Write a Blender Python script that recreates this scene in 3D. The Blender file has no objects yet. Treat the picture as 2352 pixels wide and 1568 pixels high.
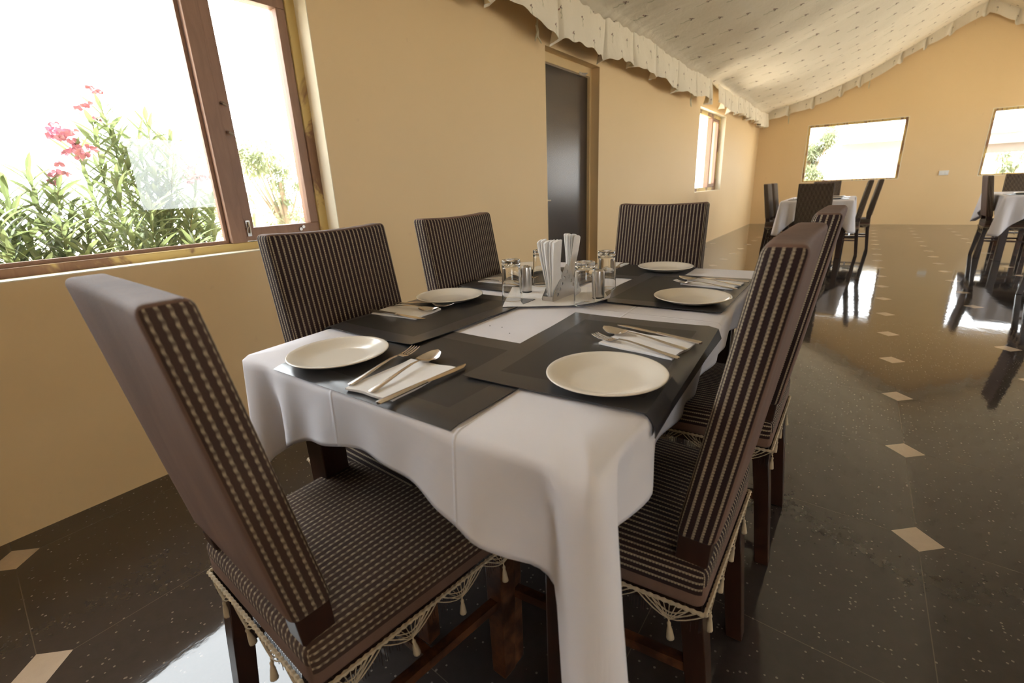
import bpy, bmesh, math, random
from mathutils import Vector, Matrix, Euler
random.seed(7)
R = math.radians
SC = bpy.context.scene
COL = SC.collection

# ------------------------------------------------------------------ camera
F_PX, YAW, PITCH, ROLL = 1088.87, 0.6266, 0.3101, -0.0438
cy_, sy_ = math.cos(YAW), math.sin(YAW)
fw = Vector((-sy_*math.cos(PITCH), cy_*math.cos(PITCH), -math.sin(PITCH)))
rt = Vector((cy_, sy_, 0)); up = rt.cross(fw)
cr_, sr_ = math.cos(ROLL), math.sin(ROLL)
r2 = cr_*rt + sr_*up; u2 = -sr_*rt + cr_*up
cd = bpy.data.cameras.new('camera'); cam = bpy.data.objects.new('camera', cd); COL.objects.link(cam)
M = Matrix((( r2.x, u2.x, -fw.x, 2.1994), (r2.y, u2.y, -fw.y, 0.0), (r2.z, u2.z, -fw.z, 1.0709), (0, 0, 0, 1)))
cam.matrix_world = M
cd.sensor_width = 36; cd.lens = F_PX/2352*36; cd.clip_start = .02; cd.clip_end = 300
cd.dof.use_dof = True; cd.dof.focus_distance = 1.35; cd.dof.aperture_fstop = 4.5
SC.camera = cam
SC.cycles.max_bounces = 12; SC.cycles.diffuse_bounces = 7; SC.cycles.transparent_max_bounces = 24

# ------------------------------------------------------------------ world, sun, exposure
SKY = 6.0
w = bpy.data.worlds.new('sky'); SC.world = w; w.use_nodes = True
bg = w.node_tree.nodes['Background']; bg.inputs[0].default_value = (0.95, 0.97, 1.0, 1); bg.inputs[1].default_value = SKY
sl = bpy.data.lights.new('sun', 'SUN'); sl.energy = 18; sl.angle = R(2); sl.color = (1, .96, .9)
so = bpy.data.objects.new('sun', sl); COL.objects.link(so)
so.rotation_euler = Vector((-0.12, -0.5, 0.86)).to_track_quat('Z', 'Y').to_euler()
SC.view_settings.view_transform = 'Standard'; SC.view_settings.look = 'None'
SC.view_settings.exposure = 0.92; SC.view_settings.gamma = 1; SC.view_settings.use_curve_mapping = False

def portal(loc, rot, sx, sz):
    l = bpy.data.lights.new('window_daylight', 'AREA'); l.shape = 'RECTANGLE'; l.size = sx; l.size_y = sz
    l.cycles.is_portal = True
    o = bpy.data.objects.new('window_daylight', l); o.location = loc; o.rotation_euler = rot; COL.objects.link(o)

# ------------------------------------------------------------------ materials
class NT:
    def __init__(s, name):
        s.m = bpy.data.materials.new(name); s.m.use_nodes = True
        s.t = s.m.node_tree; s.n = s.t.nodes; s.l = s.t.links
        s.b = s.n['Principled BSDF']
    def node(s, ty, **kw):
        n = s.n.new(ty)
        for k, v in kw.items(): setattr(n, k, v)
        return n
    def put(s, sock, v):
        if isinstance(v, bpy.types.NodeSocket): s.l.new(v, sock)
        else: sock.default_value = v
    def math(s, op, a, b=0.0, c=0.0):
        n = s.node('ShaderNodeMath', operation=op)
        s.put(n.inputs[0], a); s.put(n.inputs[1], b); s.put(n.inputs[2], c)
        return n.outputs[0]
    def mix(s, f, a, b):
        n = s.node('ShaderNodeMix', data_type='RGBA')
        s.put(n.inputs[0], f)
        s.put(n.inputs[6], a if isinstance(a, bpy.types.NodeSocket) else (*a, 1)); s.put(n.inputs[7], b if isinstance(b, bpy.types.NodeSocket) else (*b, 1))
        return n.outputs[2]
    def coord(s, kind='Object'):
        return s.node('ShaderNodeTexCoord').outputs[kind]
    def sep(s, v):
        n = s.node('ShaderNodeSeparateXYZ'); s.l.new(v, n.inputs[0]); return n.outputs
    def noise(s, v, scale, detail=3, rough=.5, dist=0):
        n = s.node('ShaderNodeTexNoise'); s.l.new(v, n.inputs['Vector'])
        n.inputs['Scale'].default_value = scale; n.inputs['Detail'].default_value = detail
        n.inputs['Roughness'].default_value = rough; n.inputs['Distortion'].default_value = dist
        return n.outputs[0]
    def mapping(s, v, sc=(1, 1, 1), rot=(0, 0, 0)):
        n = s.node('ShaderNodeMapping'); s.l.new(v, n.inputs[0]); n.inputs['Scale'].default_value = sc; n.inputs['Rotation'].default_value = rot
        return n.outputs[0]
    def ramp(s, f, a, b):
        n = s.node('ShaderNodeMapRange', interpolation_type='SMOOTHSTEP'); s.put(n.inputs[0], f); n.inputs[1].default_value = a; n.inputs[2].default_value = b
        return n.outputs[0]
    def bump(s, h, strength=.3, dist=.01):
        n = s.node('ShaderNodeBump'); s.l.new(h, n.inputs['Height']); n.inputs['Strength'].default_value = strength; n.inputs['Distance'].default_value = dist
        s.l.new(n.outputs[0], s.b.inputs['Normal'])
    def col(s, c): s.put(s.b.inputs['Base Color'], c if isinstance(c, bpy.types.NodeSocket) else (*c, 1))
    def set(s, rough=.5, metal=0, spec=.5, **kw):
        s.b.inputs['Roughness'].default_value = rough; s.b.inputs['Metallic'].default_value = metal
        s.b.inputs['Specular IOR Level'].default_value = spec
        for k, v in kw.items(): s.b.inputs[k].default_value = v
        return s.m
M_ = {}
def simple(name, c, rough=.5, metal=0, spec=.5, var=.0, scale=8, bump=0, bscale=200, **kw):
    t = NT(name)
    if var or bump: co = t.coord()
    if var:
        f = t.noise(co, scale, 4)
        t.col(t.mix(f, tuple(x*(1-var) for x in c), tuple(min(1, x*(1+var)) for x in c)))
    else: t.col(c)
    if bump: t.bump(t.noise(co, bscale, 3), bump, .002)
    t.set(rough, metal, spec, **kw); M_[name] = t.m
    return t.m

# painted plaster
t = NT('yellow_wall_paint'); co = t.coord()
a = t.noise(co, 1.1, 4); b = t.noise(co, 14, 5)
c = t.mix(a, (.79, .59, .33), (.83, .63, .37)); c = t.mix(t.ramp(b, .68, .8), c, (.76, .56, .33)); t.col(c)
t.bump(t.noise(co, 60, 4), .12, .003); t.set(.6, 0, .3); M_['wall'] = t.m
simple('reveal_cream_paint', (.86, .80, .64), .6, spec=.3, var=.08, scale=6)
# terrazzo floor with inset diamonds
t = NT('polished_terrazzo'); co = t.coord(); s = t.sep(co)
PX, PY = .59, .605
ysk = t.math('ADD', s[1], t.math('MULTIPLY', t.math('SUBTRACT', s[0], 2.49), .088))
fx = t.math('SUBTRACT', t.math('FRACT', t.math('ADD', t.math('DIVIDE', t.math('SUBTRACT', s[0], 2.49), PX), 100.5)), .5)
fy = t.math('SUBTRACT', t.math('FRACT', t.math('ADD', t.math('DIVIDE', t.math('SUBTRACT', ysk, 1.671), PY), 100.5)), .5)
ax = t.math('ABSOLUTE', t.math('MULTIPLY', fx, PX)); ay = t.math('ABSOLUTE', t.math('MULTIPLY', fy, PY))
dia = t.math('LESS_THAN', t.math('ADD', ax, ay), .0635)
seam = t.math('MAXIMUM', t.math('LESS_THAN', ax, .0011), t.math('LESS_THAN', ay, .0011))
n1 = t.noise(co, 2.2, 5); n2 = t.noise(co, 30, 4, .7)
base = t.mix(n1, (.020, .017, .0165), (.046, .038, .035)); base = t.mix(t.math('MULTIPLY', n2, .5), base, (.066, .055, .050))
v = t.node('ShaderNodeTexVoronoi'); t.l.new(co, v.inputs[0]); v.inputs['Scale'].default_value = 85
vs = t.sep(v.outputs['Color'])
chip = t.math('MULTIPLY', t.math('LESS_THAN', v.outputs['Distance'], .24), t.math('GREATER_THAN', vs[0], .80))
base = t.mix(t.math('MULTIPLY', chip, .75), base, (.22, .19, .16))
base = t.mix(t.math('MULTIPLY', seam, .5), base, (.16, .13, .10))
base = t.mix(dia, base, t.mix(n2, (.46, .37, .28), (.56, .46, .36)))
t.col(base)
rr = t.math('MULTIPLY_ADD', n1, .05, .03); t.l.new(rr, t.b.inputs['Roughness'])
t.set(.07, 0, .75); t.l.new(rr, t.b.inputs['Roughness'])
hb = t.math('ADD', t.noise(t.mapping(co, (1, 1, 1)), 2.5, 3, .55), t.math('MULTIPLY', t.noise(t.mapping(co, (1.6, .8, 1), (0, 0, .6)), 14, 3, .5), .42))
t.bump(hb, .05, .012); M_['floor'] = t.m

# canopy cloth with printed sprigs, UV in metres
def sprig_cloth(name, K=1.0, PXc=.44, PYc=.46):
    t = NT(name); uv = t.coord('UV'); s = t.sep(uv)
    base = t.mix(t.noise(t.coord(), 3, 3), (.78, .72, .60), (.83, .77, .66))
    out = base
    for k in (0, 1):
        u = t.math('SUBTRACT', t.math('FRACT', t.math('ADD', t.math('DIVIDE', s[0], PXc), 50.5+.5*k)), .5)
        vv = t.math('SUBTRACT', t.math('FRACT', t.math('ADD', t.math('DIVIDE', s[1], PYc), 50.5+.5*k)), .5)
        u = t.math('MULTIPLY', u, PXc); vv = t.math('MULTIPLY', vv, PYc)
        u = t.math('DIVIDE', u, K); vv = t.math('DIVIDE', vv, K)
        # stem: thin wobbly line below the blossoms
        wob = t.math('MULTIPLY', t.math('SINE', t.math('MULTIPLY', u, 120)), .006)
        st = t.math('MULTIPLY', t.math('LESS_THAN', t.math('ABSOLUTE', t.math('SUBTRACT', vv, wob)), .008), t.math('MULTIPLY', t.math('GREATER_THAN', u, -.075), t.math('LESS_THAN', u, .03)))
        out = t.mix(t.math('MULTIPLY', st, .55), out, (.36, .36, .22))
        for (du, dv, rr_, cc) in ((.04, .0, .012, (.10, .04, .03)), (.028, .02, .009, (.10, .05, .04)), (.028, -.02, .009, (.22, .05, .04)), (.055, .014, .007, (.10, .04, .03))):
            d = t.math('SQRT', t.math('ADD', t.math('POWER', t.math('SUBTRACT', u, du), 2), t.math('POWER', t.math('SUBTRACT', vv, dv), 2)))
            out = t.mix(t.math('MULTIPLY', t.math('LESS_THAN', d, rr_), .85), out, cc)
    t.col(out)
    t.bump(t.math('ADD', t.noise(t.coord(), 22, 4, .6), t.math('MULTIPLY', t.noise(t.mapping(t.coord(), (2.2, 1, 1), (0, 0, .5)), 4, 4, .6, 1.2), 3.0)), .35, .008)
    t.set(.85, 0, .15); return t.m
M_['canopy'] = sprig_cloth('printed_canopy_cloth')
M_['valance'] = sprig_cloth('printed_valance_cloth', K=.62, PXc=.27, PYc=.34)
# striped upholstery: u across the stripes, v along them
def stripes(key, name, bead, contrast, dk, wobble=.028):
    t = NT(name); uv = t.coord('UV'); s = t.sep(uv)
    sn_ = t.math('SINE', t.math('MULTIPLY', s[1], 2*math.pi/bead))
    wv = t.math('MULTIPLY', sn_, wobble)
    f = t.math('ABSOLUTE', t.math('SUBTRACT', t.math('FRACT', t.math('ADD', t.math('DIVIDE', s[0], .0135), wv)), .5))
    line = t.math('SUBTRACT', 1.0, t.ramp(f, .12, .21))
    mm = t.math('MULTIPLY', line, t.math('MULTIPLY_ADD', sn_, contrast, 1-contrast))
    nn = t.noise(t.coord(), 7, 3)
    dark = t.mix(nn, dk, tuple(x*1.8 for x in dk))
    lite = t.mix(t.noise(t.coord(), 300, 2), (.24, .19, .13), (.44, .36, .25))
    t.col(t.mix(mm, dark, lite)); t.bump(t.math('ADD', mm, t.math('MULTIPLY', t.noise(t.coord(), 400, 2), .4)), .5, .002)
    t.set(.85, 0, .2); t.b.inputs['Sheen Weight'].default_value = .03; M_[key] = t.m
stripes('stripe', 'striped_upholstery', .0055, .22, (.020, .010, .009))
stripes('stripe_coarse', 'striped_upholstery_coarse_weave', .0125, .38, (.044, .025, .018), .035)
t = NT('brown_velvet'); co = t.coord()
t.col(t.mix(t.noise(t.mapping(co, (1.6, 1.6, .5)), 5, 4, .65), (.075, .042, .030), (.215, .13, .095))); t.bump(t.noise(co, 350, 2), .25, .002)  # stretched light-dark mottling stands in for shaded vertical wrinkles in the velvet
t.set(.75, 0, .3); M_['velvet'] = t.m
t = NT('dark_stained_wood'); co = t.coord(); st = t.mapping(co, (30, 30, 3))
t.col(t.mix(t.noise(st, 2, 4), (.016, .006, .004), (.045, .018, .010))); t.set(.32, 0, .5); M_['darkwood'] = t.m
t = NT('worn_brown_wood'); co = t.coord(); st = t.mapping(co, (6, 6, 6))
t.col(t.mix(t.ramp(t.noise(st, 3, 5, .7), .4, .65), (.030, .012, .007), (.10, .038, .015))); t.set(.35, 0, .5); M_['wornwood'] = t.m
simple('cream_cotton_trim', (.46, .38, .27), .9, spec=.1, var=.2, scale=60)
simple('dark_fringe_thread', (.05, .032, .028), .9, spec=.1)
# linen
t = NT('white_table_linen'); uv = t.coord('UV'); s = t.sep(uv); co = t.coord()
def ridge(x, x0, wd): return t.math('POWER', 2.718, t.math('MULTIPLY', t.math('POWER', t.math('DIVIDE', t.math('SUBTRACT', x, x0), wd), 2), -1))
h = t.math('ADD', ridge(s[0], .21, .0022), t.math('ADD', ridge(s[0], -.09, .003), ridge(s[1], -.02, .0025)))
h = t.math('ADD', h, t.math('MULTIPLY', t.noise(t.mapping(uv, (1, .7, 1)), 7, 4, .55, .6), 1.6))
h = t.math('ADD', h, t.math('MULTIPLY', t.noise(uv, 900, 1), .06))
t.bump(h, .45, .004)
t.col(t.mix(t.noise(uv, 4, 4), (.70, .68, .72), (.77, .755, .80))); t.set(.85, 0, .2); M_['linen'] = t.m
t = NT('charcoal_placemat'); uv = t.coord('UV'); s = t.sep(uv)
# inner panel lies recessed: uv centred on the mat
b1 = t.math('MAXIMUM', t.math('DIVIDE', t.math('ABSOLUTE', s[0]), .235), t.math('DIVIDE', t.math('ABSOLUTE', s[1]), .175))
inn = t.math('LESS_THAN', t.math('MAXIMUM', t.math('SUBTRACT', t.math('ABSOLUTE', s[0]), .188), t.math('SUBTRACT', t.math('ABSOLUTE', s[1]), .128)), 0.0)
t.col(t.mix(inn, (.034, .034, .038), (.019, .018, .019)))
t.l.new(t.math('MULTIPLY_ADD', inn, .13, .28), t.b.inputs['Roughness']); t.bump(t.noise(t.mapping(uv, (60, 900, 1)), 1, 2), .08, .001)
t.b.inputs['Specular IOR Level'].default_value = .6; M_['mat'] = t.m
simple('glazed_plate', (.80, .74, .65), .16, spec=.5)
simple('stainless_steel', (.72, .66, .60), .22, 1.0, bump=.02, bscale=60)
simple('brushed_steel', (.55, .52, .49), .28, 1.0)
simple('paper_napkin', (.82, .80, .79), .9, spec=.1, var=.05, scale=40, bump=.2, bscale=120)
simple('shaker_base_black', (.02, .02, .02), .4)
t = NT('drinking_glass'); t.set(.01, 0, .5); t.b.inputs['Transmission Weight'].default_value = 1; t.b.inputs['IOR'].default_value = 1.47; t.col((1, 1, .99)); M_['glass'] = t.m
# window pane: clear with fresnel reflection
t = NT('window_glass'); n = t.n; tr = t.node('ShaderNodeBsdfTransparent'); gl = t.node('ShaderNodeBsdfGlossy'); gl.inputs['Roughness'].default_value = .0
ge = t.node('ShaderNodeNewGeometry'); dp = t.node('ShaderNodeVectorMath', operation='DOT_PRODUCT')
t.l.new(ge.outputs['Incoming'], dp.inputs[0]); t.l.new(ge.outputs['Normal'], dp.inputs[1])
om = t.math('SUBTRACT', 1.0, t.math('ABSOLUTE', dp.outputs['Value']))
fr = t.math('MULTIPLY_ADD', t.math('POWER', om, 5.0), .96, .04); mx = t.node('ShaderNodeMixShader')
tr.inputs[0].default_value = (.97, .985, .98, 1)
t.l.new(fr, mx.inputs[0]); t.l.new(tr.outputs[0], mx.inputs[1]); t.l.new(gl.outputs[0], mx.inputs[2])
t.l.new(mx.outputs[0], n['Material Output'].inputs[0]); M_['pane'] = t.m
t = NT('teak_window_wood'); co = t.coord(); st = t.mapping(co, (14, 14, 2))
g = t.mix(t.noise(st, 2.5, 5, .6, 1), (.22, .125, .085), (.38, .23, .16))
t.col(g); t.bump(t.noise(st, 5, 4), .2, .002); t.set(.5, 0, .4); M_['teak'] = t.m
t = NT('paint_smeared_teak'); co = t.coord(); st = t.mapping(co, (14, 14, 2))
g = t.mix(t.noise(st, 2.5, 5, .6, 1), (.18, .095, .055), (.33, .19, .11))
pm = t.ramp(t.noise(t.mapping(co, (9, 1.6, 1.6)), 1.7, 5, .62, .6), .43, .50)
t.col(t.mix(pm, g, (.62, .47, .19))); t.bump(pm, .4, .002); t.set(.55, 0, .4); M_['teakpaint'] = t.m
t = NT('dark_door_laminate'); co = t.coord()
t.col(t.mix(t.noise(t.mapping(co, (1, 8, 1)), 3, 4), (.032, .023, .018), (.048, .034, .027))); t.set(.25, 0, .8); t.bump(t.noise(co, 9, 2), .02, .001); M_['door'] = t.m
simple('door_frame_paint', (.72, .53, .27), .5, spec=.35, var=.1, scale=5)
simple('chrome', (.8, .8, .8), .15, 1.0)
simple('white_plastic', (.8, .8, .78), .35)
simple('roof_sheet', (.5, .45, .4), .7)
simple('dry_sand', (.62, .55, .44), .95, spec=.1, var=.15, scale=.7)
def leafmat(name, c, rough, scale):
    t = NT(name); co = t.coord(); f = t.noise(co, scale, 3)
    cc = t.mix(f, tuple(x*.7 for x in c), tuple(x*1.3 for x in c)); t.col(cc); t.set(rough, 0, .5)
    tl = t.node('ShaderNodeBsdfTranslucent'); mx = t.node('ShaderNodeMixShader'); mx.inputs[0].default_value = .45
    t.l.new(t.mix(.5, cc, (c[0]*1.6, c[1]*1.5, c[2])), tl.inputs[0]); t.l.new(t.b.outputs[0], mx.inputs[1]); t.l.new(tl.outputs[0], mx.inputs[2]); t.l.new(mx.outputs[0], t.n['Material Output'].inputs[0]); M_[name] = t.m
leafmat('oleander_leaf', (.115, .15, .08), .4, 5); leafmat('tree_leaf', (.19, .22, .14), .6, 2)
simple('green_stem', (.16, .17, .07), .6, var=.2)
simple('bark', (.20, .15, .10), .9, var=.3)
simple('pink_petal', (.50, .24, .33), .6, var=.25, scale=20)
simple('whitewash', (.30, .285, .265), .8, var=.06, scale=1)
simple('grey_beam', (.14, .12, .11), .8, var=.1)
simple('dust_crumb', (.06, .05, .04), .9)

# ------------------------------------------------------------------ mesh helpers
class MB:
    def __init__(s): s.v = []; s.f = []; s.mi = []; s.uv = []
    def face(s, idx, mi=0, uv=None): s.f.append(idx); s.mi.append(mi); s.uv.append(uv)
    def add(s, verts, faces, mi=0):
        o = len(s.v); s.v += [tuple(v) for v in verts]
        for f in faces: s.face([i+o for i in f], mi)
    def box(s, x0, x1, y0, y1, z0, z1, mi=0):
        s.add([(x0,y0,z0),(x1,y0,z0),(x1,y1,z0),(x0,y1,z0),(x0,y0,z1),(x1,y0,z1),(x1,y1,z1),(x0,y1,z1)],
              [(0,3,2,1),(4,5,6,7),(0,1,5,4),(1,2,6,5),(2,3,7,6),(3,0,4,7)], mi)
    def tube(s, pts, r, n=6, mi=0, cap=True):
        pts = [Vector(p) for p in pts]; rs = r if isinstance(r, (list, tuple)) else [r]*len(pts)
        o = len(s.v); prev = None
        for i, p in enumerate(pts):
            d = (pts[min(i+1, len(pts)-1)]-pts[max(i-1, 0)])
            d = d.normalized() if d.length > 1e-9 else Vector((0, 0, 1))
            if prev is None:
                a = d.orthogonal().normalized()
            else:
                a = (prev - d*prev.dot(d)); a = a.normalized() if a.length > 1e-6 else d.orthogonal().normalized()
            prev = a; b = d.cross(a)
            for k in range(n):
                th = 2*math.pi*k/n; s.v.append(tuple(p+(a*math.cos(th)+b*math.sin(th))*rs[i]))
        for i in range(len(pts)-1):
            for k in range(n):
                k2 = (k+1) % n
                s.face([o+i*n+k, o+i*n+k2, o+(i+1)*n+k2, o+(i+1)*n+k], mi)
        if cap:
            s.face([o+k for k in range(n)][::-1], mi); e = o+(len(pts)-1)*n; s.face([e+k for k in range(n)], mi)
    def lathe(s, prof, n=48, cx=0, cy=0, mi=0, close=False):
        o = len(s.v)
        for (r, z) in prof:
            for k in range(n):
                th = 2*math.pi*k/n; s.v.append((cx+r*math.cos(th), cy+r*math.sin(th), z))
        m = len(prof)
        for i in range(m if close else m-1):
            j = (i+1) % m
            for k in range(n):
                k2 = (k+1) % n; s.face([o+i*n+k, o+i*n+k2, o+j*n+k2, o+j*n+k], mi)
    def build(s, name, mats, parent=None, smooth=False, weld=0, bevel=0, auto=None, local=None):
        me = bpy.data.meshes.new(name)
        vs = s.v
        if local is not None: vs = [(v[0]-local[0], v[1]-local[1], v[2]-local[2]) for v in vs]
        me.from_pydata(vs, [], s.f); me.validate(clean_customdata=False)
        if not isinstance(mats, (list, tuple)): mats = [mats]
        for m in mats: me.materials.append(M_[m] if isinstance(m, str) else m)
        if len(mats) > 1 and len(me.polygons) == len(s.mi): me.polygons.foreach_set('material_index', s.mi)
        if any(u is not None for u in s.uv) and len(me.polygons) == len(s.f):
            ul = me.uv_layers.new(name='UVMap'); k = 0
            for fi, f in enumerate(s.f):
                for c in range(len(f)):
                    if s.uv[fi] is not None: ul.data[k].uv = s.uv[fi][c]
                    k += 1
        if weld or bevel:
            bm = bmesh.new(); bm.from_mesh(me)
            if weld: bmesh.ops.remove_doubles(bm, verts=bm.verts, dist=weld)
            if bevel:
                es = [e for e in bm.edges if len(e.link_faces) == 2 and e.calc_face_angle(0) > R(35)]
                bmesh.ops.bevel(bm, geom=es, offset=bevel, segments=2, profile=.5, affect='EDGES')
            bmesh.ops.recalc_face_normals(bm, faces=bm.faces)
            bm.to_mesh(me); bm.free()
        if smooth: me.polygons.foreach_set('use_smooth', [True]*len(me.polygons))
        me.update()
        o = bpy.data.objects.new(name, me); COL.objects.link(o)
        if local is not None: o.location = local
        if parent is not None: o.parent = parent
        if smooth and auto: 
            me.set_sharp_from_angle(angle=R(auto))
        return o
def tag(o, label=None, cat=None, group=None, kind=None):
    if label: o['label'] = label
    if cat: o['category'] = cat
    if group: o['group'] = group
    if kind: o['kind'] = kind
    return o
def empty(name, loc=(0, 0, 0), rz=0):
    o = bpy.data.objects.new(name, None); o.empty_display_size = .1; o.location = loc; o.rotation_euler = (0, 0, rz); COL.objects.link(o); return o
def copy_tree(o, parent=None):
    c = o.copy(); COL.objects.link(c)
    if parent is not None: c.parent = parent
    for ch in [x for x in list(bpy.data.objects) if x.parent == o]: copy_tree(ch, c)
    return c
CHILD = {}
def clone(root, loc, rz=None, label=None, group=None, cat=None):
    """copy a thing with its parts and sub-parts (data shared)"""
    c = root.copy(); COL.objects.link(c)
    for ch in root.children:
        d = ch.copy(); COL.objects.link(d); d.parent = c
        for g in ch.children:
            e = g.copy(); COL.objects.link(e); e.parent = d
    c.location = loc
    if rz is not None: c.rotation_euler = (0, 0, rz)
    if label: c['label'] = label
    if group: c['group'] = group
    if cat: c['category'] = cat
    return c

def ticks(h, r, n):
    inner = [(-h+r)+(2*(h-r))*i/n for i in range(n+1)]
    e = [-h, -h+r*.25, -h+r*.6]
    return e+inner+[-x for x in reversed(e)]
def rbox(mb, size, r, div, uvf, matf, deform=None):
    """rounded box; per-side uv and material; deform(p) on rounded coords"""
    hx, hy, hz = size[0]/2, size[1]/2, size[2]/2
    T = [ticks(hx, r, div[0]), ticks(hy, r, div[1]), ticks(hz, r, div[2])]
    H = (hx, hy, hz)
    def rnd(p):
        q = [max(-(H[i]-r), min(H[i]-r, p[i])) for i in range(3)]
        d = Vector((p[0]-q[0], p[1]-q[1], p[2]-q[2]))
        if d.length > 1e-9: d = d.normalized()*r
        out = Vector(q)+d
        return deform(out) if deform else out
    for ax in range(3):
        a, b = [(1, 2), (2, 0), (0, 1)][ax]
        for sg in (-1, 1):
            side = 'xyz'[ax]+('+' if sg > 0 else '-')
            A, B = T[a], T[b]; o = len(mb.v)
            P = []
            for i in range(len(A)):
                for j in range(len(B)):
                    p = [0, 0, 0]; p[ax] = sg*H[ax]; p[a] = A[i]; p[b] = B[j]
                    P.append(tuple(p)); mb.v.append(tuple(rnd(p)))
            nb = len(B); mi = matf(side)
            for i in range(len(A)-1):
                for j in range(nb-1):
                    idx = [i*nb+j, (i+1)*nb+j, (i+1)*nb+j+1, i*nb+j+1]
                    if sg < 0: idx = idx[::-1]
                    mid = [(sum(P[q][c] for q in idx)/4) for c in range(3)]
                    m2 = mi(mid) if callable(mi) else mi
                    mb.face([o+q for q in idx], m2, [uvf(side, P[q]) for q in idx])

# ------------------------------------------------------------------ room shell
YF, YB, XR = 13.4, -3.0, 7.2
RIDGE = 3.6
def struct(name, mb, mats, **kw):
    o = mb.build(name, mats, **kw); o['kind'] = 'structure'; return o
def wall_cells(mb, axis, c0, c1, a0, a1, z0, z1, holes):
    As = sorted({a0, a1, *[h[0] for h in holes], *[h[1] for h in holes]}); Zs = sorted({z0, z1, *[h[2] for h in holes], *[h[3] for h in holes]})
    for i in range(len(As)-1):
        for j in range(len(Zs)-1):
            am, zm = (As[i]+As[i+1])/2, (Zs[j]+Zs[j+1])/2
            if any(h[0] < am < h[1] and h[2] < zm < h[3] for h in holes): continue
            if axis == 'x': mb.box(c0, c1, As[i], As[i+1], Zs[j], Zs[j+1])
            else: mb.box(As[i], As[i+1], c0, c1, Zs[j], Zs[j+1])
mb = MB(); mb.box(-.25, XR+.25, YB-.25, YF+.25, -.12, 0); struct('floor', mb, 'floor')
W1 = (-.95, 1.55, .854, 2.05); W2 = (8.2, 9.93, .90, 2.16); D1 = (3.652, 4.645, 0, 2.137)
mb = MB(); wall_cells(mb, 'x', -.25, 0, YB-.25, YF+.25, 0, 2.72, [W1, W2, D1]); struct('wall_left', mb, 'wall', weld=1e-5)
WR = [(3.1, 5.0, .95, 2.15), (6.3, 8.9, .95, 2.15), (10.0, 12.7, .95, 2.15)]  # first one known by its reflection; later two are unseen, added for light
mb = MB(); wall_cells(mb, 'x', XR, XR+.25, YB-.25, YF+.25, 0, 2.72, WR); struct('wall_right', mb, 'wall', weld=1e-5)
WF = [(1.005, 2.767, .948, 2.146), (4.02, 5.78, .948, 2.146)]
def gable(mb, y0, y1):
    P = [(-.25, 2.72), (XR+.25, 2.72), (RIDGE, 4.5)]
    n = len(P); v = [(x, y0, z) for x, z in P]+[(x, y1, z) for x, z in P]
    mb.add(v, [(0, 1, 2), (5, 4, 3), (0, 3, 4, 1), (1, 4, 5, 2), (2, 5, 3, 0)])
mb = MB(); wall_cells(mb, 'y', YF, YF+.25, -.001, XR+.001, 0, 2.72, WF); gable(mb, YF, YF+.25); struct('wall_far', mb, 'wall', weld=1e-5)
WB = [(4.4, 6.2, .95, 2.15)]  # unseen window added to let light in from behind
mb = MB(); wall_cells(mb, 'y', YB-.25, YB, -.001, XR+.001, 0, 2.72, WB); gable(mb, YB-.25, YB); struct('wall_back', mb, 'wall', weld=1e-5)
# roof slab
mb = MB()
for x0, z0, x1, z1 in ((-.7, 2.62-.18, RIDGE, 4.42), (XR+.7, 2.62-.18, RIDGE, 4.42)):
    y0, y1 = YB-.6, YF+.6
    v = [(x0, y0, z0), (x1, y0, z1), (x1, y1, z1), (x0, y1, z0)]; v += [(a, b, c+.1) for a, b, c in v]
    mb.add(v, [(0, 1, 2, 3), (7, 6, 5, 4), (0, 4, 5, 1), (1, 5, 6, 2), (2, 6, 7, 3), (3, 7, 4, 0)])
struct('ceiling', mb, 'roof_sheet')
mb = MB()
mb.box(-60, -.25, -40, 80, -.62, -.5); mb.box(XR+.25, 60, -40, 80, -.62, -.5); mb.box(-.25, XR+.25, YF+.25, 80, -.62, -.5); mb.box(-.25, XR+.25, -40, YB-.25, -.62, -.5)
struct('ground_outside', mb, 'dry_sand')
# small plinth so that the walls reach the ground
mb = MB(); mb.box(-.25, XR+.25, YB-.25, YF+.25, -.5, -.12); struct('trim_1', mb, 'wall')

# ------------------------------------------------------------------ windows
def frame_x(mb, xa, xb, y0, y1, z0, z1, w, wb=None):
    wb = wb or w
    mb.box(xa, xb, y0, y1, z0, z0+wb); mb.box(xa, xb, y0, y1, z1-w, z1)
    mb.box(xa, xb, y0, y0+w, z0+wb, z1-w); mb.box(xa, xb, y1-w, y1, z0+wb, z1-w)
def root_struct(name, loc=(0, 0, 0)):
    o = empty(name, loc); o['kind'] = 'structure'; return o
# window 1
r = root_struct('window_1')
y0, y1, z0, z1 = W1
mb = MB(); frame_x(mb, -.165, -.088, y0, y1, z0, z1, .05, .036); mb.build('window_frame', 'teakpaint', r, bevel=.003)
for (a, b) in ((1.045, 1.112), (-.515, -.445)):
    mb = MB(); mb.box(-.165, -.082, a, b, z0+.036, z1-.05); mb.build('window_post', 'teak', r, bevel=.004)
def sash(r, y0, y1, z0, z1, xa=-.15, xb=-.095, w=.045, hinge_left=False):
    mb = MB(); frame_x(mb, xa, xb, y0, y1, z0, z1, w, .058); s_ = mb.build('window_sash', 'teak', r, bevel=.003)
    mb = MB(); mb.box((xa+xb)/2-.002, (xa+xb)/2+.002, y0+w-.004, y1-w+.004, z0+.054, z1-w+.004); mb.build('pane', 'pane', s_)
    return s_
s1 = sash(r, 1.114, 1.498, z0+.04, 1.945)
mb = MB(); mb.box(-.165, -.086, 1.112, 1.5, 1.945, 2.0); mb.build('transom', 'teak', r, bevel=.003)
sash(r, -.9, -.517, z0+.04, 2.0)
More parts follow.
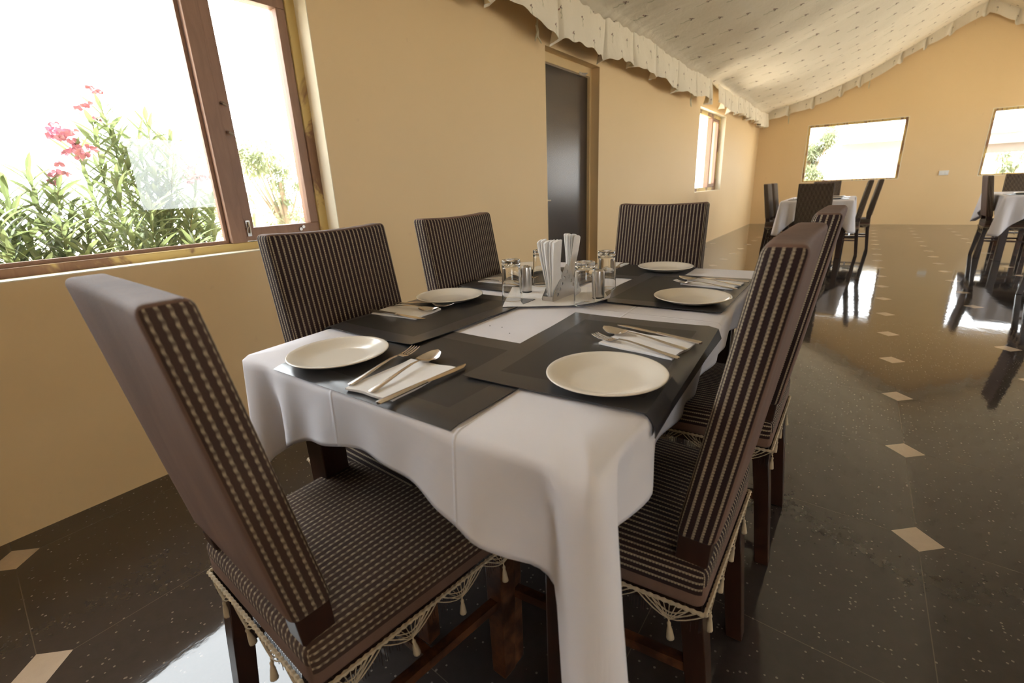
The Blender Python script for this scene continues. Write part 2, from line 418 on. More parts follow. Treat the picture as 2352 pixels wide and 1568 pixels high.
mb = MB(); frame_x(mb, -.128, -.108, -.443, 1.043, z0+.037, z1-.05, .014); mb.build('glazing_bead', 'teak', r)
mb = MB(); mb.box(-.122, -.118, -.44, 1.04, z0+.038, z1-.05); mb.build('pane', 'pane', r)
# stay hardware on the sash
mb = MB(); mb.box(-.094, -.088, 1.122, 1.14, .915, .985); mb.tube([(-.086, 1.131, .93), (-.078, 1.131, .955), (-.086, 1.131, .98)], .005, 8); mb.build('bolt', 'chrome', r)
for zz in (1.36, 1.475):
    mb = MB(); mb.tube([(-.092, 1.125, zz), (-.08, 1.128, zz-.004), (-.078, 1.14, zz-.012)], .006, 8); mb.build('latch', 'brushed_steel', r)
for yy, zz in ((1.39, .925), (1.405, .935)):
    mb = MB(); mb.tube([(-.094, yy, zz), (-.088, yy, zz)], .008, 10); mb.build('stud', 'brushed_steel', r)
# window 2 (small, on the same wall near the far corner)
r = root_struct('window_2'); y0, y1, z0, z1 = W2
mb = MB(); frame_x(mb, -.165, -.088, y0, y1, z0, z1, .06); mb.build('window_frame', 'teakpaint', r, bevel=.003)
mb = MB(); mb.box(-.165, -.082, 9.32, 9.40, z0+.06, z1-.06); mb.build('window_post', 'teak', r, bevel=.003)
sash(r, 9.402, y1-.062, z0+.062, z1-.062)
mb = MB(); mb.box(-.122, -.118, y0+.06, 9.32, z0+.06, z1-.06); mb.build('pane', 'pane', r)
# windows in the far wall; those in right and back walls are unseen, mostly added for light
k = 3
def win_y(n, h, ya, yb):
    r = root_struct('window_%d' % n); x0, x1, z0, z1 = h; mb = MB(); w_ = .045
    mb.box(x0, x1, ya, yb, z0, z0+w_*.6); mb.box(x0, x1, ya, yb, z1-w_, z1); mb.box(x0, x0+w_, ya, yb, z0+w_*.6, z1-w_); mb.box(x1-w_, x1, ya, yb, z0+w_*.6, z1-w_)
    mb.build('window_frame', 'teakpaint', r, bevel=.002)
    mb = MB(); ym = (ya+yb)/2; mb.box(x0+.04, x1-.04, ym-.002, ym+.002, z0+.026, z1-.044); mb.build('pane', 'pane', r)
    # thin cream border of paint round the opening
    return r
for h in WF: win_y(k, h, YF+.03, YF+.09); k += 1
for h in WB: win_y(k, h, YB-.12, YB-.06); k += 1
for h in WR:
    r = root_struct('window_%d' % k); k += 1
    mb = MB(); frame_x(mb, XR+.06, XR+.12, *h, .045); mb.build('window_frame', 'teakpaint', r, bevel=.002)
    mb = MB(); mb.box(XR+.088, XR+.092, h[0]+.04, h[1]-.04, h[2]+.04, h[3]-.04); mb.build('pane', 'pane', r)
# painted reveal strips and sills of the far windows
n_ = 2
for (x0, x1, z0, z1) in WF:
    mb = MB(); e = .012
    for (a, b, c, d) in ((x0-e, x1+e, z0-e, z0), (x0-e, x1+e, z1, z1+e), (x0-e, x0, z0, z1), (x1, x1+e, z0, z1)): mb.box(a, b, YF-.004, YF+.0, c, d)
    struct('trim_%d' % n_, mb, 'reveal_cream_paint'); n_ += 1
# cream painted reveals of windows 1 and 2
for (y0, y1, z0, z1) in (W1, W2):
    mb = MB(); e = .004
    mb.box(-.088, .0005, y0, y1, z0, z0+e); mb.box(-.088, .0005, y1-e, y1, z0+e, z1); mb.box(-.088, .0005, y0, y0+e, z0+e, z1); mb.box(-.088, .0005, y0+e, y1-e, z1-e, z1)
    struct('trim_%d' % n_, mb, 'reveal_cream_paint'); n_ += 1
for (y0, y1, z0, z1) in (W1, W2): portal((-.20, (y0+y1)/2, (z0+z1)/2), (0, R(-90), 0), z1-z0, y1-y0)
for (y0, y1, z0, z1) in WR: portal((XR+.2, (y0+y1)/2, (z0+z1)/2), (0, R(90), 0), z1-z0, y1-y0)
for (x0, x1, z0, z1) in WF: portal(((x0+x1)/2, YF+.2, (z0+z1)/2), (R(-90), 0, 0), x1-x0, z1-z0)
for (x0, x1, z0, z1) in WB: portal(((x0+x1)/2, YB-.2, (z0+z1)/2), (R(90), 0, 0), x1-x0, z1-z0)

# ------------------------------------------------------------------ door
r = root_struct('door_1'); y0, y1, z0, z1 = D1
mb = MB(); mb.box(-.17, -.085, y0, y0+.03, 0, z1); mb.box(-.17, -.085, y1-.03, y1, 0, z1); mb.box(-.17, -.085, y0+.03, y1-.03, z1-.075, z1)
mb.build('door_frame', 'door_frame_paint', r, bevel=.003)
mb = MB(); mb.box(-.15, -.11, y0+.034, y1-.034, .008, z1-.08); lf = mb.build('door_leaf', 'door', r, bevel=.002)
mb = MB(); mb.box(-.110, -.104, y0+.05, y0+.085, .86, 1.0); mb.tube([(-.105, y0+.068, .965), (-.07, y0+.068, .965)], .008, 10); mb.tube([(-.07, y0+.063, .965), (-.068, y0+.11, .963), (-.07, y0+.165, .962)], [.009, .008, .007], 10)
mb.build('door_handle', 'chrome', lf)
mb = MB(); mb.tube([(-.104, y0+.068, .895), (-.097, y0+.068, .895)], .012, 12); mb.build('keyhole', 'brushed_steel', lf)
mb = MB(); mb.box(-.09, -.082, y1-.25, y1-.12, z1-.085, z1-.062); mb.tube([(-.084, y1-.2, z1-.07), (-.06, y1-.14, z1-.065)], .006, 8); mb.build('top_bolt', 'brushed_steel', r)

# ------------------------------------------------------------------ wall socket
s = empty('wall_socket', (3.495, YF, 1.025)); tag(s, 'small white electrical socket plate on the far yellow wall', 'socket')
mb = MB(); mb.box(-.075, .075, -.022, 0, -.045, .045); mb.build('socket_plate', 'white_plastic', s, bevel=.004)
for q in (-.03, .03):
    mb = MB(); mb.box(q-.014, q+.014, -.0265, -.021, -.022, .02); mb.build('socket_switch', 'white_plastic', s, bevel=.002)

# ------------------------------------------------------------------ canopy
PROF = [(.12, 2.47), (.24, 2.535), (.955, 2.70), (1.6, 2.93), (1.987, 3.09), (2.626, 3.44), (3.425, 3.9), (3.6, 3.975)]
def prof(x):
    if x > RIDGE: x = 2*RIDGE-x
    if x <= PROF[0][0]: return PROF[0][1]
    for (a, za), (b, zb) in zip(PROF, PROF[1:]):
        if x <= b:
            tt = (x-a)/(b-a); return za+(zb-za)*tt
    return PROF[-1][1]
RIBS = [-2.95, -.2, 2.6, 5.4, 8.25, 10.5, 13.33]
def canopy_z(x, y):
    z = prof(x)
    for a, b in zip(RIBS, RIBS[1:]):
        if a <= y <= b:
            t_ = (y-a)/(b-a); sag = 4*t_*(1-t_)
            xx = min(x, 2*RIDGE-x)
            # cloth lies slack between the ribs: each bay bellies and its seam makes a cusp
            z += -.10*sag*(.35+.65*min(1, xx/1.2)) + .012*math.sin(7*y+3*x)*min(1, sag)
            z += (.005+.010*max(0, 1-abs(y-4.3)/1.3))*math.sin(31*y+2.5*math.sin(4*x)+9*x)*max(0, 1-xx/1.0)
            break
    return z
xs = [.12+.02*i for i in range(7)]+[.3+i*(RIDGE-.3)/40 for i in range(41)]; xs = xs+[2*RIDGE-x for x in reversed(xs[:-1])]
ys = []
for a, b in zip(RIBS, RIBS[1:]): ys += [a+(b-a)*i/40 for i in range(40)]
ys.append(RIBS[-1])
can = empty('canopy_ceiling', (RIDGE, 5, 2.47)); tag(can, 'cream printed cloth canopy slung under the roof, with pleated valance', 'canopy')
mb = MB(); arc = [0]
for a, b in zip(xs, xs[1:]): arc.append(arc[-1]+math.hypot(b-a, prof(b)-prof(a)))
nx = len(xs)
for y in ys:
    for x in xs: mb.v.append((x, y, canopy_z(x, y)))
for j in range(len(ys)-1):
    for i in range(nx-1):
        mb.face([j*nx+i, (j+1)*nx+i, (j+1)*nx+i+1, j*nx+i+1], 0, [(arc[i], ys[j]), (arc[i], ys[j+1]), (arc[i+1], ys[j+1]), (arc[i+1], ys[j])])
mb.build('canopy_sheet', 'canopy', can, smooth=True, local=(RIDGE, 5, 2.47)).location = (0, 0, 0)
def valance(name, path, seed, drop=.30, pleat=.24, hide=None):
    """path: function(s)->(pos, outward normal); box pleats with overlapping folds"""
    rnd = random.Random(seed); mb = MB(); L = path('len'); pts = []
    s_ = 0; u = 0
    while s_ < L:
        w_ = pleat*rnd.uniform(.6, 1.35); k_ = max(4, int(w_/.035)); g = rnd.uniform(.5, 1.2); bul = rnd.uniform(.5, 1.4); dzp = rnd.uniform(-.03, .02)
        for i in range(k_+1):
            q = i/k_; pts.append((s_+w_*q, .012+.030*bul*math.sin(math.pi*q)+.008*math.sin(q*9+w_*40), u+w_*q, dzp+.008*math.sin(q*5+seed), -.040*(2*q-1)**3*g))
        s_ += w_; u += w_
        # the fold: panels meet at the top and gape at the hem
        pts.append((s_+.003, -.040, u+.02, .012, -.022)); pts.append((s_+.007, -.055, u+.05, .02, 0)); pts.append((s_+.011, -.040, u+.08, .012, .022))
        u += .1; s_ += .014
    pts = [p for p in pts if p[0] <= L]
    nr = 9
    for (ss, off, uu, dz, sh) in pts:
        wave = .020*math.sin(ss*2.6+seed)+.008*math.sin(ss*7)
        for j in range(nr):
            q = j/(nr-1); pos, nrm = path(max(0, min(L, ss+sh*q))); o_ = .06+off*(.12+1.25*q)+.012*math.sin(q*2.5+ss*3)*q
            mb.v.append((pos[0]+nrm[0]*o_, pos[1]+nrm[1]*o_, pos[2]+.012-(drop+wave+dz)*q))
    for i in range(len(pts)-1):
        for j in range(nr-1):
            mb.face([i*nr+j, i*nr+j+1, (i+1)*nr+j+1, (i+1)*nr+j], 0,
                    [(j/(nr-1)*drop*-1, pts[i][2]), ((j+1)/(nr-1)*drop*-1, pts[i][2]), ((j+1)/(nr-1)*drop*-1, pts[i+1][2]), (j/(nr-1)*drop*-1, pts[i+1][2])])
    o = mb.build(name, 'valance', can, smooth=True, local=(RIDGE, 5, 2.47)); o.location = (0, 0, 0); return o
def side_path(ya, yb, x=.12, sgn=1):
    def f(s):
        if s == 'len': return yb-ya
        y = ya+s; return (x, y, canopy_z(x, y)), (sgn, 0)
    return f
valance('valance', side_path(-2.9, 8.05), 3, drop=.31, pleat=.62)
valance('valance', side_path(8.42, 10.5), 5, drop=.27, pleat=.42)
valance('valance', side_path(10.53, 13.32), 8, drop=.27, pleat=.42)
valance('valance', side_path(-2.9, 13.32, XR-.12, -1), 9, drop=.31, pleat=.6)
def end_path(ye, sgn):
    def f(s):
        Lx = XR-.3
        if s == 'len': return Lx
        x = .15+s; return (x, ye, canopy_z(x, ye)), (0, sgn)
    return f
valance('valance', end_path(13.33, -1), 11, drop=.22, pleat=.45)
# cord hem along the canopy edge and two dangling ties
mb = MB(); mb.tube([(.118, y, canopy_z(.12, y)+.004) for y in ys], .006, 6); o = mb.build('edge_cord', 'canopy', can, local=(RIDGE, 5, 2.47)); o.location = (0, 0, 0)
def tie(x, y, z, l, sd):
    rnd = random.Random(sd)
    mb = MB()
    for q in range(3):
        mb.tube([(x+rnd.uniform(-.006, .006), y+rnd.uniform(-.006, .006)+.012*i*rnd.uniform(-.5, 1), z-l*i/5) for i in range(6)], [.004, .004, .005, .007, .008, .003], 6)
    o = mb.build('dangling_tie', 'valance', can, local=(RIDGE, 5, 2.47)); o.location = (0, 0, 0)
tie(.12, 3.35, 2.25, .17, 1); tie(.12, 7.25, 2.24, .2, 2); tie(2.0, 13.28, 2.95, .2, 4); tie(.6, 13.28, 2.42, .2, 6)
# crossbars carrying the canopy seams (seen only as its folds)

# ------------------------------------------------------------------ chairs
def make_chair(kind):
    """local: centre of the seat on the floor, sitter looks to +y"""
    root = empty('dining_chair')
    rear_striped = kind == 'striped'; SM = 'stripe_coarse' if kind == 'coarse' else 'stripe'
    # seat cushion
    mb = MB()
    def uvf(side, p):
        if side[0] == 'x': return (p[2]+.004, p[1])
        if side == 'y-' : return (p[0], p[2]-.3)
        if side == 'y+' : return (p[0], p[2]+.3)
        return (p[0], p[1])
    def matf(side):
        if side[0] == 'x': return lambda m: 1 if m[2] < -.005 else 0
        if side[0] == 'y': return lambda m: 1 if m[2] < .008 else 0
        return 0
    def dfm(p):
        wf = 1+.075*(p[1]/.22)
        crown = .010*max(0, 1-(p[0]/.2)**2)*max(0, 1-(p[1]/.21)**2) if p[2] > 0 else 0
        return Vector((p[0]*wf, p[1], p[2]+crown+.42))
    rbox(mb, (.425, .445, .082), .017, (10, 10, 3), uvf, matf, dfm)
    mb.build('seat', [SM, 'velvet'], root, smooth=True, weld=1e-5)
    # backrest
    mb = MB(); hb = .487; zc = .505+hb/2
    def uvb(side, p):
        if side[0] == 'x': return (p[1]+.0034, p[2])
        return (p[0], p[2])
    def matb(side):
        if side == 'z+' or side == 'z-': return 1
        if side == 'y-': return 0 if rear_striped else 1
        return 0
    def dfb(p):
        z = p[2]+zc; t_ = (z-.505)/.48
        lean = -.066*t_
        puff = .006*max(0, 1-(p[0]/.19)**2)*max(0, 1-(p[2]/.24)**2)*(1 if p[1] > 0 else -1)
        sc = 1-.02*t_
        flare = -.012*(p[0]/.195)**2*t_
        dip = -.010*(1-(p[0]/.195)**2)*max(0, t_-.8)*5 if p[2] > .2 else 0
        return Vector((p[0]*sc, -.195+p[1]*(1-.14*t_)+lean+puff*(1-t_*.5)+flare, z+dip*.6))
    rbox(mb, (.378, .066, hb), .014, (12, 3, 14), uvb, matb, dfb)
    mb.build('backrest', [SM, 'velvet'], root, smooth=True, weld=1e-5)
    # legs: rear ones run up behind the seat into the back
    for sx in (-1, 1):
        mb = MB(); x = sx*.158
        def sect(pts):
            o = len(mb.v)
            for (xx, yy, zz, wx, wy) in pts:
                mb.v += [(xx-wx, yy-wy, zz), (xx+wx, yy-wy, zz), (xx+wx, yy+wy, zz), (xx-wx, yy+wy, zz)]
            for i in range(len(pts)-1):
                for q in range(4):
                    q2 = (q+1) % 4; mb.face([o+i*4+q, o+i*4+q2, o+(i+1)*4+q2, o+(i+1)*4+q])
            mb.face([o+3, o+2, o+1, o]); e = o+(len(pts)-1)*4; mb.face([e, e+1, e+2, e+3])
        sect([(x, -.238, 0, .018, .018), (x, -.212, .25, .020, .020), (x+sx*.004, -.196, .38, .020, .020), (x+sx*.004, -.190, .450, .020, .021), (x+sx*.005, -.193, .462, .021, .026), (x+sx*.007, -.197, .53, .0195, .0275)])
        mb.build('leg', 'darkwood', root, bevel=.002)
        mb = MB(); xf = sx*.198
        sect([(xf-sx*.004, .188, 0, .019, .019), (xf-sx*.002, .19, .2, .022, .022), (xf, .19, .385, .023, .023)])
        mb.build('leg', 'wornwood' if kind != 'striped' else 'darkwood', root, bevel=.002)
        mb = MB(); mb.tube([(sx*.162, -.205, .215), (sx*.196, .185, .215)], .0145, 4); mb.build('stretcher', 'wornwood', root)
    mb = MB(); mb.tube([(-.19, .0, .215), (.19, 0, .215)], .013, 4); mb.build('stretcher', 'wornwood', root)
    mb = MB()
    mb.box(-.19, .19, .178, .200, .345, .384); mb.box(-.17, .17, -.208, -.186, .345, .384)
    mb.box(-.186, -.166, -.19, .185, .345, .384); mb.box(.166, .186, -.19, .185, .345, .384); mb.build('seat_frame', 'darkwood', root)
    # crochet trim, thread fringe and tassels round the lower seat edge
    cor = [Vector((-.1995, -.2255, 0)), Vector((.1995, -.2255, 0)), Vector((.2305, .2255, 0)), Vector((-.2305, .2255, 0))]
    mb = MB(); fr = MB(); tas = []
    for k in range(4):
        a, b = cor[k], cor[(k+1) % 4]; L = (b-a).length; d = (b-a)/L; nrm = Vector((d.y, -d.x, 0))
        zt = .382
        n = int(L/.006)
        # beaded cord
        mb.tube([a+d*(L*i/n)+nrm*.001+Vector((0, 0, zt)) for i in range(n+1)], [.0028 if i % 2 else .0045 for i in range(n+1)], 5)
        ns = 4 if k != 0 else 4; wsw = L/ns
        for j in range(ns):
            m = a+d*(wsw*(j+.5)); dep = .034
            for q in range(1, 4):      # nested swag strings
                hw = wsw*.5*(1-.0*q)*(1-.22*(q-1)); dd = dep*(1-.22*(q-1))
                mb.tube([m+d*(hw*(2*i/8-1))+nrm*.001+Vector((0, 0, zt-.003-dd*(1-abs(2*i/8-1)**1.6))) for i in range(9)], .00115, 4, cap=False)
            for q in range(-4, 5):     # fanning net
                px_ = m+d*(wsw*.5*q/5.2)
                mb.tube([px_+nrm*.0015+Vector((0, 0, zt-.002)), px_*.6+m*.4+nrm*.0015+Vector((0, 0, zt-.018)), m+d*(q*.0012)+nrm*.001+Vector((0, 0, zt-.036))], .00095, 3, cap=False)
            tas.append(m+nrm*.001+Vector((0, 0, zt-.036)))
        nf = int(L/.0055)
        for j in range(nf):
            p = a+d*(L*(j+.5)/nf)-nrm*.006; l = random.uniform(.035, .055)
            fr.tube([p+Vector((0, 0, zt)), p+d*random.uniform(-.002, .002)+Vector((0, 0, zt-l))], .0007, 3, cap=False)
    trim = mb.build('seat_trim', 'cream_cotton_trim', root)
    o = fr.build('thread_fringe', 'dark_fringe_thread', root); o['kind'] = 'stuff'
    for i, p in enumerate(tas):
        if i == 0:
            mb = MB(); mb.lathe([(.0003, 0), (.0018, -.002), (.0012, -.006), (.0035, -.010), (.0036, -.013), (.0028, -.015), (.0048, -.024), (.0068, -.040), (.0072, -.043), (.0002, -.042)], 9)
            T0 = mb.build('tassel', 'cream_cotton_trim', trim, smooth=True); T0.location = p
        else:
            t_ = T0.copy(); COL.objects.link(t_); t_.parent = trim; t_.location = p; t_.rotation_euler = (random.uniform(-.12, .12), random.uniform(-.12, .12), random.random()*6)
    tag(root, None, 'chair')
    return root
GC = 'chairs at the near table'; GF = 'chairs in the far part of the room'
ch0 = make_chair('coarse'); ch0.location = (1.466, .466, 0); ch0.rotation_euler = (0, 0, R(-4)); ch0.scale = (1, 1, .985)
tag(ch0, 'striped dining chair at the near end of the table, its whole seat in view', 'chair', GC)
FACE_R, FACE_L, FACE_B = R(-90), R(90), R(180)
chA = make_chair('plain'); chA.location = (1.275, .800, 0); chA.rotation_euler = (0, 0, FACE_R); tag(chA, 'striped chair below the big window, nearer of the two on the wall side', 'chair', GC)
clone(chA, (1.275, 1.335, 0), FACE_R+R(1), 'striped chair on the wall side of the table, just right of the big window', GC)
clone(chA, (1.521, 1.790, 0), FACE_B, 'striped chair at the far end of the near table, in front of the dark door', GC)
clone(chA, (1.860, .870, 0), FACE_L, 'striped chair at the right side of the near table, its striped edge towards the camera', GC)
clone(chA, (1.875, 1.485, 0), FACE_L, 'brown backed chair right behind the foreground right chair on the aisle side', GC)
chS = make_chair('striped'); chS.location = (1.74, 7.27, 0)
tag(chS, 'chair with striped rear at the near end of the table below the far window', 'chair', GF)
clone(chA, (1.315, 8.2, 0), FACE_R, 'chair left of the table near the far corner, the nearer one', GF)
clone(chA, (1.315, 8.82, 0), FACE_R, 'chair left of the table near the far corner, half hidden behind its neighbour', GF)
clone(chA, (2.01, 8.2, 0), FACE_L, 'chair right of the table below the far window, nearer of the leaning pair', GF)
clone(chA, (2.13, 8.75, 0), FACE_L, 'chair right of the table below the far window, farther of the leaning pair', GF)
clone(chA, (1.73, 9.1, 0), FACE_B, 'chair at the far end of the table below the far window, mostly hidden', GF)
clone(chA, (3.715, 8.46, 0), FACE_R, 'brown backed chair left of the table by the right edge of the photo', GF)
clone(chA, (3.99, 9.42, 0), FACE_B, 'chair behind the white cloth of the table at the right edge, below the window', GF)
clone(chA, (3.70, 5.78, 0), FACE_R, 'chair cut off by the right photo edge, only a leg and reflection seen', GF)

# ------------------------------------------------------------------ tables and cloths
TH = .76
class Tab:
    def __init__(s, q):
        s.q = [Vector((a, b, 0)) for a, b in q]      # near-left, near-right, far-right, far-left
        s.c = sum(s.q, Vector((0, 0, 0)))/4
        s.hw = ((s.q[1]-s.q[0]).length+(s.q[2]-s.q[3]).length)/4; s.hl = ((s.q[3]-s.q[0]).length+(s.q[2]-s.q[1]).length)/4
    def w(s, p):
        u, v = (p[0]/s.hw+1)/2, (p[1]/s.hl+1)/2
        r_ = s.q[0]*(1-u)*(1-v)+s.q[1]*u*(1-v)+s.q[2]*u*v+s.q[3]*(1-u)*v
        return Vector((r_.x, r_.y, p[2] if len(p) > 2 else 0))
    def inv(s, P):
        q = Vector((P[0]-s.c.x, P[1]-s.c.y, 0))
        for _ in range(6):
            r_ = s.w((q.x, q.y, 0)); q += Vector((P[0]-r_.x, P[1]-r_.y, 0))
        return q
    def warp(s, mb): mb.v = [tuple(s.w(v)-s.c) for v in mb.v]; return mb
def make_table(T, label):
    t = empty('dining_table', T.c); tag(t, label, 'table', 'cloth-covered dining tables')
    mb = MB(); mb.box(-T.hw+.016, T.hw-.016, -T.hl+.016, T.hl-.016, TH-.032, TH-.004); T.warp(mb).build('tabletop', 'darkwood', t, bevel=.003)
    mb = MB()
    a, b = T.hw-.09, T.hl-.09
    mb.box(-a, a, -b-.011, -b+.011, TH-.115, TH-.033); mb.box(-a, a, b-.011, b+.011, TH-.115, TH-.033); mb.box(-a-.011, -a+.011, -b, b, TH-.115, TH-.033); mb.box(a-.011, a+.011, -b, b, TH-.115, TH-.033)
    T.warp(mb).build('apron', 'darkwood', t)
    for sx in (-1, 1):
        for sy in (-1, 1):
            mb = MB(); x, y = sx*(T.hw-.095), sy*(T.hl-.115); mb.box(x-.033, x+.033, y-.033, y+.033, 0, TH-.033); T.warp(mb).build('leg', 'darkwood', t, bevel=.003)
    return t
def perim(hw, hl, rc):
    """list of (pos, normal, side s-from-corner, corner index) round a rounded rectangle, ccw from near-left"""
    out = []
    cs = [(-hw, -hl, -1, -1), (hw, -hl, 1, -1), (hw, hl, 1, 1), (-hw, hl, -1, 1)]
    for k in range(4):
        x0, y0, sx, sy = cs[k]; x1, y1, sx1, sy1 = cs[(k+1) % 4]
        c0 = Vector((x0-sx*rc, y0-sy*rc, 0))
        a0 = [math.pi, 1.5*math.pi, 0, .5*math.pi][k]
        for i in range(14):
            th = a0+(math.pi/2)*i/14; n = Vector((math.cos(th), math.sin(th), 0)); out.append((c0+n*rc, n, 0.0, k, (i/14-.5)))
        n = Vector([(0, -1, 0), (1, 0, 0), (0, 1, 0), (-1, 0, 0)][k])
        p0 = c0+n*rc; c1 = Vector((x1-sx1*rc, y1-sy1*rc, 0)); p1 = c1+n*rc; L = (p1-p0).length; m = int(L/.012)
        for i in range(m):
            d0 = L*i/m; out.append((p0+(p1-p0)*i/m, n, min(d0, L-d0), k if d0 < L/2 else (k+1) % 4, 1 if d0 < L/2 else -1))
    return out
def cloth(T, label, tips, mids, seed=1, outs=(.05, .05, .05, .05), squeeze=(0, 0, 0, 0), group='white tablecloths', drift=0):
    """tips: drop at the 4 corners; mids: drop at mid of the 4 edges"""
    P = perim(T.hw, T.hl, .02); n = len(P); mb = MB(); rnd = random.Random(seed)
    ph = [rnd.uniform(0, 6) for _ in range(6)]
    sacc = 0; S = []
    for i in range(n):
        if i: sacc += (P[i][0]-P[i-1][0]).length
        S.append(sacc)
    rings = []
    for k in range(1, 9):
        f = k/8
        rings.append([Vector((p[0].x*f, p[0].y*f, TH)) for p in P])
    er = .012; nd = 16
    sidek = lambda i: None
    for j in range(1, nd+1):
        q = j/nd; ring = []
        for i, (p, nrm, dc, ck, sg) in enumerate(P):
            w_ = max(0, 1-dc/.34)
            # which edge
            if dc == 0.0 and abs(sg) <= .5 and not isinstance(sg, int): edge_mid = (mids[ck]+mids[(ck-1) % 4])/2
            else: edge_mid = mids[ck] if sg == 1 else mids[(ck-1) % 4]
            side = max(0, 1-dc/.34); fl = max(0, min(1, (.052-dc)/.036)); fl = fl*fl*(3-2*fl)
            L = edge_mid+(.13*side**1.8)*(1-fl)+(tips[ck]-edge_mid)*fl+.006*math.sin(S[i]*9+ph[0])+.004*math.sin(S[i]*23+ph[1])
            dist = q*L
            if dist < er*math.pi/2:
                a_ = dist/er; out = er*math.sin(a_)-.0; dz = er*(1-math.cos(a_))
            else:
                out = er; dz = er+(dist-er*math.pi/2)
            if not drift: L = edge_mid+(tips[ck]-edge_mid)*(w_**1.7)+.006*math.sin(S[i]*9+ph[0])
            dist = q*L
            if dist >= er*math.pi/2: out = er; dz = er+(dist-er*math.pi/2)
            cone = outs[ck]*math.exp(-(dc/.05)**2)*q
            valley = -.030*math.exp(-((dc-.085)/.03)**2)*q if dc > 0 else 0
            second = .018*math.exp(-((dc-.165)/.035)**2)*q
            fold = (.006*math.sin(S[i]*19+ph[2])+.005*math.sin(S[i]*41+ph[3]))*q*(1-w_**3)
            if drift and ck == 1 and dc > 0: valley -= .026*math.exp(-((dc-.055)/.022)**2)*min(1, q*2)
            out += cone+valley+second+fold
            if ck >= 0:
                e = ck if sg == 1 else (ck-1) % 4
                out -= squeeze[e]*q*(1-w_**2)
            pos = p-nrm*er+nrm*out
            if ck == 1: pos.x += drift*q*fl; pos.y -= drift*.4*q*fl
            ring.append(Vector((pos.x, pos.y, TH-dz)))
        rings.append(ring)
    # flat rings use inset outline so that the rounding starts at the edge
    for k in range(8):
        f = (k+1)/8
        rings[k] = [Vector(((p[0]-p[1]*er).x*f, (p[0]-p[1]*er).y*f, TH)) for p in P]
    mb.v = []
    for rg in rings: mb.v += [tuple(v) for v in rg]
    def UV(ri, i):
        p, nrm = P[i % n][0], P[i % n][1]
        if ri < 8: f = (ri+1)/8; return (p.x*f, p.y*f)
        L = .2*(ri-7)/nd; return (p.x+nrm.x*L, p.y+nrm.y*L)
    for ri in range(len(rings)-1):
        for i in range(n):
            i2 = (i+1) % n
            mb.face([ri*n+i, (ri+1)*n+i, (ri+1)*n+i2, ri*n+i2], 0, [UV(ri, i), UV(ri+1, i), UV(ri+1, i2), UV(ri, i2)])
    mb.face([i for i in range(n)], 0, [UV(0, i) for i in range(n)])
    o = T.warp(mb).build('tablecloth', 'linen', smooth=True); o.location = T.c
    bm = bmesh.new(); bm.from_mesh(o.data); bmesh.ops.recalc_face_normals(bm, faces=bm.faces); bm.to_mesh(o.data); bm.free()
    m = o.modifiers.new('thickness', 'SOLIDIFY'); m.thickness = .0012; m.offset = -1
    tag(o, label, 'tablecloth', group)
    return o
T1 = Tab([(1.172, .432), (2.010, .410), (1.955, 1.875), (1.062, 1.815)])
make_table(T1, 'near rectangular dining table hidden under its white cloth, dark legs below')
# corners: near-left, near-right, far-right, far-left; edges: near, right, far, left
cloth(T1, 'white cloth on the near table under the charcoal placemats', (.24, .50, .3, .3), (.12, .105, .13, .13), 4, outs=(.02, .036, .03, .01), squeeze=(.0, .015, .0, .02), drift=.028)
T2 = Tab([(1.29, 7.72), (2.14, 7.72), (2.14, 9.16), (1.29, 9.16)])
make_table(T2, 'rectangular dining table below the far window, dark legs showing')
cloth(T2, 'white cloth with hanging corner points on the table below the far window', (.46, .42, .4, .4), (.20, .16, .2, .16), 7, outs=(.07, .06, .05, .05), squeeze=(0, .01, 0, .01))
T3 = Tab([(3.56, 8.0), (4.44, 8.0), (4.44, 9.44), (3.56, 9.44)])
make_table(T3, 'rectangular dining table cut by the right edge of the photo')
cloth(T3, 'white cloth with one long corner point on the table at the right edge', (.46, .42, .4, .4), (.2, .2, .2, .2), 9, outs=(.07, .05, .05, .05))

def conform(T, p, off):
    """lay a world xy point on the cloth of T, bending down past the table edge"""
    q = T.inv(p); er = .012
    z = TH+off
    def bend(v, h):
        s_ = 1 if v > 0 else -1; e = abs(v)-(h-er)
        if e <= 0: return v, 0
        a_ = min(e/er, math.pi/2); o_ = (er+off)*math.sin(a_); d_ = (er+off)*(1-math.cos(a_))
        if e > er*math.pi/2: d_ += e-er*math.pi/2
        return s_*(h-er+o_), d_
    x, dx = bend(q.x, T.hw); y, dy = bend(q.y, T.hl)
    r_ = T.w((x, y, 0))
    return Vector((r_.x, r_.y, z-max(dx, dy)))
